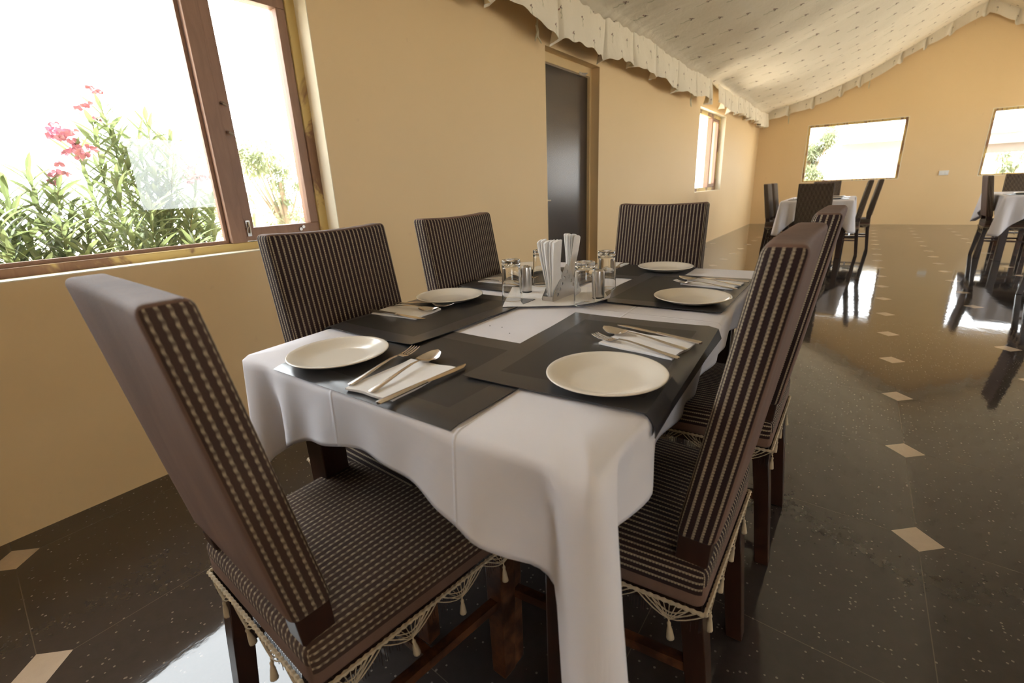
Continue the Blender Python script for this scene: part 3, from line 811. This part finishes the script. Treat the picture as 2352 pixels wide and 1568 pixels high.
# ------------------------------------------------------------------ placemats
MATS = []
def placemat(T, cx, cy, rz, label, off=.0018, lift=0):
    """long side along local x"""
    mb = MB(); nx_, ny_ = 30, 22; Rm = Matrix.Rotation(rz, 2); c0 = conform(T, (cx, cy), 0)
    for lay, oo in ((0, off+.0012), (1, off)):
        for i in range(nx_+1):
            for j in range(ny_+1):
                u, v = -.236+.472*i/nx_, -.175+.35*j/ny_
                q = Rm @ Vector((u, v)); wv = .0012*math.sin(u*13+v*9+cx*7)*abs(v)/.17
                p = conform(T, (cx+q.x, cy+q.y), oo+max(0, wv)+lift*max(0, (abs(u)/.236)**3*(abs(v)/.175)**3))
                mb.v.append(tuple(p-c0))
    n = (nx_+1)*(ny_+1)
    for i in range(nx_):
        for j in range(ny_):
            a, b, c, d = i*(ny_+1)+j, (i+1)*(ny_+1)+j, (i+1)*(ny_+1)+j+1, i*(ny_+1)+j+1
            uv = [(-.236+.472*ii/nx_, -.175+.35*jj/ny_) for ii, jj in ((i, j), (i+1, j), (i+1, j+1), (i, j+1))]
            mb.face([a, b, c, d], 0, uv); mb.face([n+d, n+c, n+b, n+a], 0, uv[::-1])
    bd = [i*(ny_+1) for i in range(nx_+1)]+[nx_*(ny_+1)+j for j in range(1, ny_+1)]+[i*(ny_+1)+ny_ for i in range(nx_-1, -1, -1)]+[j for j in range(ny_-1, 0, -1)]
    for i in range(len(bd)):
        a, b = bd[i], bd[(i+1) % len(bd)]; mb.face([b, a, n+a, n+b], 0, [(0, .174)]*4)
    o = mb.build('placemat', 'mat', smooth=True, auto=40); o.location = c0
    tag(o, label, 'placemat', 'charcoal placemats'); return o
placemat(T1, 1.553, .600, R(-1.2), 'charcoal placemat at the near end of the table, under the plate by the foreground chair', off=.0018)
placemat(T1, 1.300, .885, R(90-1), 'charcoal placemat with a grey border on the window side, overlapping the near-end one', off=.0048, lift=.004)
placemat(T1, 1.838, .816, R(90+3.6), 'charcoal placemat at the right side nearest the camera, under the largest plate', off=.0048, lift=.002)
placemat(T1, 1.785, 1.425, R(90+1), 'charcoal placemat at the right side, second from the camera', off=.0048)
placemat(T1, 1.285, 1.425, R(90+1), 'charcoal placemat on the wall side behind the glasses', off=.0048)
placemat(T1, 1.50, 1.725, R(1), 'charcoal placemat at the far end of the table', off=.0018)

# ------------------------------------------------------------------ plates
def make_plate():
    mb = MB()
    prof_ = [(.0001, .0035), (.048, .0035), (.060, .0045), (.072, .009), (.088, .0145), (.0955, .0168), (.0975, .0165), (.098, .0155), (.0968, .0145), (.088, .0115), (.074, .0055), (.062, .0015), (.056, .0), (.052, .0), (.051, .0012), (.0001, .0012)]
    mb.lathe(prof_, 72)
    o = mb.build('dinner_plate', 'glazed_plate', smooth=True, weld=1e-5)
    tag(o, 'x', 'plate', 'white dinner plates'); return o
PZ = TH+.0095
plates = [((1.392, .525), 'white round plate on the near-end placemat, by the foreground chair'),
          ((1.900, .672), 'white round plate nearest the camera, at the right side of the table'),
          ((1.245, 1.015), 'white round plate on the window side, beside the first wall-side chair'),
          ((1.868, 1.285), 'white round plate at the right side, behind the nearest plate'),
          ((1.645, 1.752), 'white round plate at the far end, in front of the far chair'),
          ((1.17, 1.565), 'white round plate behind the left drinking glass, mostly hidden')]
pl = make_plate()
for i, (c, lab) in enumerate(plates):
    o = pl if i == 0 else pl.copy()
    if i: COL.objects.link(o)
    o.location = (c[0], c[1], TH+(.0036 if i in (0, 4) else .0066)); o['label'] = lab
# ------------------------------------------------------------------ cutlery
def strip(mb, st, nv=4, th=.0014):
    """st: list of (x, y0, y1, z, dish) ; sheet with thickness"""
    o = len(mb.v); rows = len(st)
    for lay in (0, 1):
        for (x, ya, yb, z, dish) in st:
            for j in range(nv+1):
                q = j/nv; e = 1-(2*q-1)**2
                tt = th*(.35+.65*e) if nv > 1 else th
                mb.v.append((x, ya+(yb-ya)*q, z-dish*e+(tt/2 if lay == 0 else -tt/2)))
    m = nv+1; N = rows*m
    for i in range(rows-1):
        for j in range(nv):
            a, b, c, d = o+i*m+j, o+(i+1)*m+j, o+(i+1)*m+j+1, o+i*m+j+1
            mb.face([a, b, c, d]); mb.face([N+d, N+c, N+b, N+a])
    bd = [i*m for i in range(rows)]+[(rows-1)*m+j for j in range(1, m)]+[i*m+nv for i in range(rows-2, -1, -1)]+[j for j in range(nv-1, 0, -1)]
    for i in range(len(bd)):
        a, b = o+bd[i], o+bd[(i+1) % len(bd)]; mb.face([b, a, N+a, N+b])
HANDLE = [(-.098, .0030, .0005), (-.0965, .0062, .0006), (-.088, .0072, .0012), (-.06, .0056, .003), (-.02, .0040, .0065), (.015, .0033, .0085), (.035, .0030, .0075)]
def make_fork():
    mb = MB(); st = [(x, -w_, w_, z+.001, 0) for x, w_, z in HANDLE]+[(.043, -.006, .006, .0045, .0003), (.050, -.0105, .0105, .003, .0008), (.062, -.0118, .0118, .0025, .001)]
    strip(mb, st, 6, .0022)
    for q in range(4):
        y = -.0118+q*.00625
        strip(mb, [(.060, y, y+.0049, .0028, 0), (.078, y+.0006, y+.0044, .0035, 0), (.094, y+.0009, y+.0041, .0065, 0), (.098, y+.0018, y+.0032, .0078, 0)], 2, .002)
    return mb.build('fork', 'stainless_steel', smooth=True, auto=50)
def make_spoon():
    mb = MB(); st = [(x, -w_, w_, z+.001, 0) for x, w_, z in HANDLE]
    for i in range(13):
        t_ = i/12; w_ = .0205*math.sqrt(max(.012, 1-(2*t_-1)**2))*(1-.12*(2*t_-1)); st.append((.038+.062*t_, -w_, w_, .0085-.004*math.sin(math.pi*t_)+.0008*(2*t_-1), .0075*math.sin(math.pi*min(1, max(0, t_)))))
    strip(mb, st, 10, .0016); return mb.build('spoon', 'stainless_steel', smooth=True, auto=50)
def make_knife():
    mb = MB(); st = [(-.100, -.003, .003, .004, 0), (-.098, -.0068, .0068, .004, 0), (-.085, -.0078, .0078, .004, 0), (-.03, -.0064, .0064, .004, 0), (.0, -.0055, .0055, .004, 0)]
    strip(mb, st, 6, .0050)
    strip(mb, [(-.002, -.0055, .0055, .0038, 0), (.02, -.007, .0065, .0032, 0), (.06, -.0085, .0065, .0025, 0), (.085, -.007, .0065, .002, 0), (.098, -.001, .0055, .002, 0), (.101, .003, .005, .002, 0)], 4, .0014)
    return mb.build('table_knife', 'stainless_steel', smooth=True, auto=50)
def make_pap():
    mb = MB(); n = 10
    for lay, zz in ((0, .0028), (1, .0)):
        for i in range(n+1):
            for j in range(n+1):
                u, v = -.078+.156*i/n, -.054+.108*j/n
                mb.v.append((u+.0015*math.sin(v*90), v+.0012*math.sin(u*70), zz+(.0012*math.sin(u*50)*math.sin(v*60+1)+.0010 if lay == 0 else 0)))
    m = n+1; N = m*m
    for i in range(n):
        for j in range(n):
            a, b, c, d = i*m+j, (i+1)*m+j, (i+1)*m+j+1, i*m+j+1
            mb.face([a, b, c, d]); mb.face([N+d, N+c, N+b, N+a])
    bd = [i*m for i in range(m)]+[(m-1)*m+j for j in range(1, m)]+[i*m+n for i in range(n-1, -1, -1)]+[j for j in range(n-1, 0, -1)]
    for i in range(len(bd)): a, b = bd[i], bd[(i+1) % len(bd)]; mb.face([b, a, N+a, N+b])
    return mb.build('paper_napkin', 'paper_napkin', smooth=True, auto=50)
PT = {'fork': make_fork(), 'spoon': make_spoon(), 'table_knife': make_knife(), 'paper_napkin': make_pap()}
used = set()
def put(kind, x, y, z, rz, label, group, cat, tilt=0, roll=0):
    o = PT[kind]
    if kind in used: o = o.copy(); COL.objects.link(o)
    used.add(kind); o.location = (x, y, z); o.rotation_euler = (roll, tilt, rz); tag(o, label, cat, group); return o
def ang(a, b): return math.atan2(b[1]-a[1], b[0]-a[0])
def setting(nm, nap, nrz, items, zt):
    put('paper_napkin', nap[0], nap[1], zt, nrz, 'folded white paper napkin under the cutlery '+nm, 'folded napkins under cutlery', 'napkin')
    for kind, hnd, tip in items:
        c = ((hnd[0]+tip[0])/2, (hnd[1]+tip[1])/2)
        put(kind, c[0], c[1], zt+(.0042 if kind != 'table_knife' else .0028), ang(hnd, tip), 'steel '+kind.replace('_', ' ')+' on the napkin '+nm, kind.replace('table_knife', 'knive').rstrip()+'s on the near table', kind.replace('table_knife', 'knife'))
z1_, z2_ = TH+.0034, TH+.0064
setting('at the near end, beside the foreground chair', (1.590, .512), R(93), [('fork', (1.541, .438), (1.500, .632)), ('spoon', (1.597, .436), (1.560, .632)), ('table_knife', (1.643, .414), (1.650, .612))], z1_)
setting('behind the plate nearest the camera', (1.892, .879), R(172), [('fork', (1.975, .815), (1.785, .868)), ('spoon', (1.975, .868), (1.782, .920)), ('table_knife', (1.983, .918), (1.800, .970))], z2_)
setting('on the window side, before the first wall-side chair', (1.235, .850), R(5), [('fork', (1.135, .895), (1.325, .935)), ('spoon', (1.13, .850), (1.322, .882)), ('table_knife', (1.150, .800), (1.345, .806))], z2_)
setting('at the right side, behind the second plate', (1.860, 1.535), R(172), [('fork', (1.945, 1.462), (1.755, 1.505)), ('spoon', (1.945, 1.520), (1.752, 1.565)), ('table_knife', (1.955, 1.580), (1.76, 1.60))], z2_)
setting('at the far end, left of the far plate', (1.415, 1.765), R(-88), [('fork', (1.455, 1.860), (1.480, 1.670)), ('spoon', (1.405, 1.855), (1.425, 1.665)), ('table_knife', (1.37, 1.855), (1.37, 1.66))], z1_)
setting('on the wall side, behind the left drinking glass', (1.215, 1.33), R(3), [('fork', (1.12, 1.37), (1.31, 1.39)), ('spoon', (1.12, 1.33), (1.31, 1.345)), ('table_knife', (1.13, 1.29), (1.32, 1.292))], z2_)
# ------------------------------------------------------------------ centre: sheet, glasses, shakers, napkin holder
mb = MB(); n = 24; hs = .165; c0 = Vector((1.497, 1.205, TH+.0062)); Rm = Matrix.Rotation(R(30), 2)
for lay in (0, 1):
    for i in range(n+1):
        for j in range(n+1):
            u, v = -hs+2*hs*i/n, -hs+2*hs*j/n; q = Rm @ Vector((u*.88, v*.88))
            cu = max(0, (u/hs)*(-v/hs)); lift = .016*max(0, min(1, (u-v)/(2*hs)))**9*2 if True else 0
            mb.v.append((q.x, q.y, .0006+(.0006 if lay == 0 else 0)+lift+.0004*(1+math.sin(u*60+v*20))))
m = n+1; N = m*m
for i in range(n):
    for j in range(n):
        a, b, c, d = i*m+j, (i+1)*m+j, (i+1)*m+j+1, i*m+j+1
        mb.face([a, b, c, d]); mb.face([N+d, N+c, N+b, N+a])
o = mb.build('cloth_square', 'paper_napkin', smooth=True); o.location = c0
tag(o, 'thin white square under the glasses and napkin holder, one corner curling up', 'table mat')
def make_glass():
    mb = MB(); h = .115
    pr = [(.0290, 0), (.0296, .0008), (.0294, .002), (.0262, .100), (.0262, .112), (.0250, .1148), (.0215, .115), (.0001, .1135), (.0001, .1020), (.018, .1010), (.0236, .097), (.0245, .09), (.0280, .002), (.0282, .0006)]
    mb.lathe(pr, 56, close=True)
    return mb.build('drinking_glass', 'glass', smooth=True, weld=1e-6)
zc = TH+.0085
g0 = make_glass(); lab = ['upside-down drinking glass left of the napkin holder, nearest the first wall-side plate', 'upside-down drinking glass right in front of the perforated napkin holder', 'upside-down drinking glass at the back right of the group, before the dark mat', 'upside-down drinking glass peeking out behind the standing napkins']
for i, (x, y) in enumerate(((1.420, 1.088), (1.634, 1.122), (1.597, 1.338), (1.385, 1.305))):
    o = g0 if i == 0 else g0.copy()
    if i: COL.objects.link(o)
    o.location = (x, y, zc+.0005); tag(o, lab[i], 'glass', 'upside-down glasses')
def make_shaker():
    r = empty('salt_shaker')
    mb = MB(); mb.lathe([(.0001, .004), (.0150, .004), (.0155, .006), (.0155, .070), (.0145, .0765), (.011, .080), (.0001, .0815)], 40); b_ = mb.build('shaker_body', 'brushed_steel', r, smooth=True, auto=35)
    mb = MB(); mb.lathe([(.0001, 0), (.0148, 0), (.0152, .001), (.0152, .0038), (.0001, .0038)], 32); mb.build('shaker_base', 'shaker_base_black', r)
    mb = MB()
    for k in range(5):
        a_ = k*2*math.pi/5; mb.lathe([(.0001, .0818), (.0009, .0816), (.0009, .0806)], 8, .005*math.cos(a_), .005*math.sin(a_))
    mb.build('shaker_holes', 'shaker_base_black', r)
    return r
sh = make_shaker(); sh.location = (1.4, 1.195, zc); tag(sh, 'steel cylinder shaker between the left glass and the standing napkins', 'shaker', 'steel shakers')
clone(sh, (1.632, 1.212, zc), 0, 'steel cylinder shaker partly behind the front right glass', 'steel shakers')
# napkin holder: two pierced triangular plates on a base strip
hx, hy = 1.523, 1.192
hd = empty('napkin_holder', (hx, hy, zc), R(-1)); tag(hd, 'pierced triangular steel napkin holder standing in the middle of the near table', 'napkin holder')
def tri_plate(x, holes):
    me = bmesh.new()
    import mathutils
    # 2D outline (y,z) with round corners, holes by triangulated fill
    from mathutils.geometry import delaunay_2d_cdt
    out = []
    for (cy0, cz0, a0, a1, rr) in ((.074, .007, -90, 30, .006), (.0, .088, 30, 150, .006), (-.074, .007, 150, 270, .006)):
        for i in range(7):
            a_ = R(a0+(a1-a0)*i/6); out.append((cy0+rr*math.cos(a_), cz0+rr*math.sin(a_)))
    vs = [mathutils.Vector(p) for p in out]; es = [(i, (i+1) % len(out)) for i in range(len(out))]
    hl = []
    for (y, z) in holes:
        o_ = len(vs)
        for i in range(12): a_ = 2*math.pi*i/12; vs.append(mathutils.Vector((y+.0052*math.cos(a_), z+.0052*math.sin(a_))))
        es += [(o_+i, o_+(i+1) % 12) for i in range(12)]
    rv, re, rf, _, _, _ = delaunay_2d_cdt(vs, es, [], 1, 1e-6)
    def inh(f):
        c = sum((rv[i] for i in f), mathutils.Vector((0, 0)))/len(f)
        return any((c.x-y)**2+(c.y-z)**2 < .0050**2 for y, z in holes)
    fs = [f for f in rf if not inh(f)]
    mb = MB(); N = len(rv)
    for xx in (x-.0006, x+.0006): mb.v += [(xx, v.x, v.y) for v in rv]
    cnt = {}
    for f in fs:
        mb.face(list(f)); mb.face([i+N for i in f][::-1])
        for a, b in zip(f, f[1:]+f[:1]): cnt.setdefault((min(a, b), max(a, b)), []).append((a, b))
    for k_, l in cnt.items():
        if len(l) == 1: a, b = l[0]; mb.face([b, a, a+N, b+N])
    return mb
holes = [(0, .072)]
for k in range(4): holes += [(.0125+.0125*k, .056-.0138*k), (-.0125-.0125*k, .056-.0138*k)]
for xx in (-.017, .017): tri_plate(xx, holes).build('holder_plate', 'brushed_steel', hd)
mb = MB(); mb.box(-.018, .018, -.07, .07, 0, .0014); mb.box(-.018, .018, -.0765, -.0745, .0, .012); mb.build('holder_base', 'brushed_steel', hd)
def make_standing():
    """folded paper napkin stood on edge between the plates: a tall ear, near edge upright, other edge sloping"""
    mb = MB(); nu, nv_ = 6, 12
    for lay in (0, 1):
        for j in range(nv_+1):
            for i in range(nu+1):
                q = j/nv_; u = i/nu; ya = .004-.010*q; yb = .062-.030*q-.014*math.sin(math.pi*q)
                y = ya+(yb-ya)*u
                x = (.0006+.0016*q*math.sin(math.pi*u)+.0010*(1-u)*q)*(1 if lay == 0 else -1)+.0016*math.sin(q*6+u*4)*q
                mb.v.append((x, y, .004+.160*q-(.004*abs(2*u-1)**4*q)+.003*u*q))
    m = nu+1; N = m*(nv_+1)
    for j in range(nv_):
        for i in range(nu):
            a, b, c, d = j*m+i, j*m+i+1, (j+1)*m+i+1, (j+1)*m+i
            mb.face([a, b, c, d]); mb.face([N+d, N+c, N+b, N+a])
    bd = [i for i in range(m)]+[j*m+nu for j in range(1, nv_+1)]+[nv_*m+i for i in range(nu-1, -1, -1)]+[j*m for j in range(nv_-1, 0, -1)]
    for i in range(len(bd)): a, b = bd[i], bd[(i+1) % len(bd)]; mb.face([b, a, N+a, N+b])
    return mb.build('standing_napkin', 'paper_napkin', smooth=True, auto=60)
sn = make_standing(); kk = 0
for (n_n, y0_, flip, lab_) in ((7, -.068, 0, 'upright folded paper napkin in the left bundle of the steel holder'), (5, .072, 1, 'upright folded paper napkin in the right bundle of the steel holder')):
    for k in range(n_n):
        o = sn if kk == 0 else sn.copy()
        if kk: COL.objects.link(o)
        q = (k/(n_n-1)-.5)
        o.location = (hx+q*.010, hy+y0_+random.uniform(-.002, .002), zc+.0016+(.004 if flip else 0)+random.uniform(-.003, .003)); o.rotation_euler = ((.04 if not flip else .02)+random.uniform(-.05, .05), q*(.27 if not flip else .25)+random.uniform(-.015, .015), (math.pi if flip else 0)+random.uniform(-.14, .14))
        tag(o, lab_, 'napkin', 'right bundle of standing napkins' if flip else 'left bundle of standing napkins'); kk += 1
# a few crumbs on the cloth
for i, (x, y) in enumerate(((1.515, .858), (1.548, .862), (1.60, .82))):
    mb = MB(); mb.lathe([(.0001, 0), (.0013, .0003), (.0012, .0014), (.0001, .0018)], 7); o = mb.build('crumb', 'dust_crumb'); o.location = (x, y, TH+.0006 if i < 2 else TH+.0042)
    tag(o, ['tiny dark crumb on the white cloth between the mats, left one', 'tiny dark crumb on the white cloth between the mats, right one', 'tiny dark crumb lying on the near-end placemat'][i], 'crumb', 'crumbs')
# place settings on the far tables
def far_set(T, q, rz, label):
    mb = MB(); mb.box(-.2, .2, -.15, .15, 0, .003); o = mb.build('placemat', 'mat'); p = T.w((q[0], q[1], TH+.001)); o.location = p; o.rotation_euler = (0, 0, rz)
    tag(o, 'dark placemat '+label, 'placemat', 'placemats on the far tables')
    c = pl.copy(); COL.objects.link(c); c.location = p+Vector((0, 0, .0035)); tag(c, 'white plate '+label, 'plate', 'plates on the far tables')
far_set(T2, (-.2, -.36), R(90), 'at the left front of the table below the far window'); far_set(T2, (.2, -.36), R(90), 'at the right front of the table below the far window')
far_set(T2, (-.2, .25), R(90), 'at the left back of the table below the far window'); far_set(T2, (.2, .25), R(90), 'at the right back of the table below the far window')
far_set(T3, (-.22, -.36), R(90), 'on the table at the right edge of the photo')

# ------------------------------------------------------------------ outdoors
def leaf(mb, p, d, up_, L, W, bend=.2, mi=0):
    d = d.normalized(); sd = d.cross(up_); sd = sd.normalized() if sd.length > 1e-4 else d.orthogonal().normalized(); nn = sd.cross(d)
    o = len(mb.v); prof_ = [(0, .12), (.25, .8), (.5, 1), (.78, .6), (1, .03)]
    for (t_, w_) in prof_:
        c = p+d*(L*t_)-Vector((0, 0, 1))*(bend*L*t_*t_)
        mb.v += [tuple(c-sd*W*w_/2+nn*W*.12*w_), tuple(c), tuple(c+sd*W*w_/2+nn*W*.12*w_)]
    for i in range(4):
        for k in range(2):
            a = o+i*3+k; mb.face([a, a+1, a+4, a+3], mi)
def shrub(name, base, stems, label, cat, seed, leafL=.165, leafW=.023, mat='oleander_leaf', flowers=(), per=26, group=None):
    rnd = random.Random(seed); r = empty(name, base); tag(r, label, cat, group); B = Vector(base)
    ms, ml, mf = MB(), MB(), MB()
    for (tx, ty, tz) in stems:
        tip = Vector((tx, ty, tz)); root_ = B+Vector((rnd.uniform(-.15, .15), rnd.uniform(-.15, .15), 0)); mid = (root_+tip)/2+Vector((rnd.uniform(-.1, .1), rnd.uniform(-.1, .1), .1))
        pts = []
        for i in range(13):
            t_ = i/12; pts.append(root_*(1-t_)**2+mid*2*t_*(1-t_)+tip*t_*t_)
        ms.tube([p-B for p in pts], [.011*(1-.75*i/12) for i in range(13)], 6)
        for k in range(per):
            t_ = .35+.65*(k/per)**.8; i = min(11, int(t_*12)); p = pts[i].lerp(pts[i+1], t_*12-i); ax_ = (pts[i+1]-pts[i]).normalized()
            for q in range(3):
                a_ = q*2.094+k*1.05+rnd.uniform(-.3, .3); o1 = ax_.orthogonal().normalized(); o2 = ax_.cross(o1)
                dd = (o1*math.cos(a_)+o2*math.sin(a_))*rnd.uniform(.6, 1)+ax_*rnd.uniform(.5, 1.1)
                leaf(ml, p-B, dd, Vector((rnd.uniform(-.3, .3), rnd.uniform(-.3, .3), 1)), leafL*rnd.uniform(.7, 1.2), leafW*rnd.uniform(.8, 1.2), rnd.uniform(.05, .3))
    for (fx, fy, fz, n_) in flowers:
        for k in range(n_):
            p = Vector((fx+rnd.gauss(0, .028), fy+rnd.gauss(0, .028), fz+rnd.gauss(0, .022)))-B
            for q in range(5):
                a_ = q*1.257+k; leaf(mf, p, Vector((math.cos(a_)*.8, math.sin(a_), rnd.uniform(-.6, .9))), Vector((1, rnd.uniform(-.5, .5), rnd.uniform(-.5, .5))), .024, .022, .1)
    ms.build('stem', 'green_stem', r); ml.build('foliage', mat, r)
    if flowers: mf.build('blossom', 'pink_petal', r)
    return r
st = [(-.95, .96, 1.56), (-.92, .90, 1.48), (-1.0, 1.16, 1.53), (-1.02, 1.10, 1.42), (-1.1, 1.30, 1.44), (-.85, 1.2, 1.36), (-.9, .80, 1.34), (-.8, .90, 1.22), (-1.0, 1.34, 1.26), (-.95, 1.38, 1.12), (-.85, 1.24, 1.08), (-.75, 1.0, 1.08), (-.9, 1.1, 1.25),
      (-.7, .84, 1.0), (-1.2, 1.45, 1.0), (-.65, 1.12, .9), (-1.1, 1.0, 1.3), (-.7, .95, .88), (-.95, 1.3, .92), (-1.1, 1.2, 1.1), (-.95, .98, 1.4), (-1.0, 1.22, 1.36)]
shrub('oleander_shrub', (-.95, 1.02, -.5), st, 'tall oleander shrub with pink blossoms in the middle of the big window', 'shrub', 3,
      flowers=[(-.85, .755, 1.405, 24), (-.84, .80, 1.335, 9), (-.95, .955, 1.61, 4), (-.9, .89, 1.53, 4), (-.95, 1.32, 1.22, 12), (-.9, 1.32, 1.33, 4)], per=30)
st = [(-.8, .58, 1.24), (-.78, .50, 1.18), (-.75, .66, 1.18), (-.7, .48, 1.08), (-.8, .40, 1.16), (-.62, .60, 1.02), (-.65, .5, .98), (-.6, .4, 1.05), (-.75, .25, 1.2), (-.6, .15, 1.0), (-.8, .0, 1.2), (-.7, .72, 1.04), (-.7, .78, .92), (-.6, .66, .9), (-.55, .5, .86), (-.7, .3, 1.0), (-.62, .42, .9), (-.8, .7, 1.1)]
shrub('oleander_shrub', (-.8, .36, -.5), st, 'dense green oleander shrub at the left end of the big window', 'shrub', 5, flowers=[(-.78, .66, 1.22, 6)], per=30)
st = [(-1.5, 1.65, .95), (-1.3, 1.6, .85), (-1.6, 1.8, .88), (-1.4, 1.72, 1.0), (-1.7, 1.95, .9), (-1.3, 1.75, .75), (-1.6, 1.7, .8), (-1.45, 1.85, .92), (-1.6, 2.0, .85)]
shrub('oleander_shrub', (-1.55, 1.9, -.5), st, 'small oleander shrub low behind the narrow casement pane', 'shrub', 8, per=16)
def tree(base, H, rad, n, label, seed, leafL=.1, group='trees outside'):
    rnd = random.Random(seed); r = empty('garden_tree', base); tag(r, label, 'tree', group)
    ms, ml = MB(), MB(); ms.tube([(0, 0, 0), (.05, 0, H*.4), (0, .05, H*.75)], [.09, .07, .03], 8)
    blobs = []
    for k in range(13):
        c = Vector((rnd.uniform(-1, 1)*rad*.7, rnd.uniform(-1, 1)*rad*.7, H*.45+rnd.uniform(0, .55)*H)); blobs.append((c, rad*rnd.uniform(.25, .42)))
        ms.tube([(0, 0, H*.35), tuple(c*.6+Vector((0, 0, H*.12))), tuple(c)], [.035, .02, .008], 5)
    for k in range(n):
        c, rr = rnd.choice(blobs); d = Vector((rnd.gauss(0, 1), rnd.gauss(0, 1), rnd.gauss(0, 1))).normalized()
        p = c+d*rr*rnd.uniform(.3, 1)
        leaf(ml, p, d+Vector((0, 0, rnd.uniform(-.8, .3))), Vector((rnd.uniform(-.5, .5), rnd.uniform(-.5, .5), 1)), leafL*rnd.uniform(.7, 1.3), leafL*.35, .2)
    ms.build('trunk', 'bark', r); ml.build('foliage', 'tree_leaf', r); return r
tree((-8.0, 5.85, -.5), 2.55, .85, 6500, 'pale feathery tree far outside, seen through the narrow casement pane', 21, .08)
tree((-6.5, 4.05, -.5), 1.75, .5, 1300, 'lower bushy tree outside, left of the taller one in the casement pane', 22, .09)
tree((.72, 17.6, -.5), 3.0, .75, 11000, 'tree outside the left far window, beside the white outbuilding', 23, .075)
tree((5.0, 25.5, -.5), 1.7, .5, 700, 'small round bush outside, under the roof edge in the right far window', 24, .15)
tree((6.5, 25.5, -.5), 2.3, .6, 900, 'small tree far outside at the right edge of the right far window', 25, .15)
# outbuilding
ob = empty('outbuilding', (3.5, 19.5, -.5)); tag(ob, 'sunlit white outbuilding with corrugated roof edge beyond the far windows', 'building')
def ob_part(name, mb, mat, **kw): o = mb.build(name, mat, ob, local=(3.5, 19.5, -.5), **kw); o.location = (0, 0, 0); return o
mb = MB(); mb.box(1.45, 4.6, 19.5, 19.7, -.5, 2.0); mb.box(1.45, 1.65, 19.7, 23, -.5, 2.0); ob_part('wall', mb, 'whitewash')
mb = MB(); mb.box(4.6, 9.5, 19.2, 19.3, 1.72, 2.0); ob_part('fascia', mb, 'whitewash')
mb = MB(); mb.box(4.6, 9.5, 19.35, 19.6, 1.48, 1.73); ob_part('beam', mb, 'grey_beam')
mb = MB(); mb.box(8.4, 8.7, 19.3, 19.6, -.5, 1.5); ob_part('pillar', mb, 'whitewash')
mb = MB(); nx_ = 200
for j, (y, zz) in enumerate(((18.95, 1.99), (23.2, 2.5))):
    for i in range(nx_+1):
        x = 1.2+8.5*i/nx_; mb.v.append((x, y, zz+.035*abs(math.sin(x*math.pi/.34))))
for j, (y, zz) in enumerate(((18.95, 1.97), (23.2, 2.48))):
    for i in range(nx_+1):
        x = 1.2+8.5*i/nx_; mb.v.append((x, y, zz+.035*abs(math.sin(x*math.pi/.34))))
for i in range(nx_):
    a = i; N = nx_+1
    mb.face([a, a+1, N+a+1, N+a]); mb.face([2*N+a, 3*N+a, 3*N+a+1, 2*N+a+1]); mb.face([a, 2*N+a, 2*N+a+1, a+1])
ob_part('roof', mb, 'whitewash')
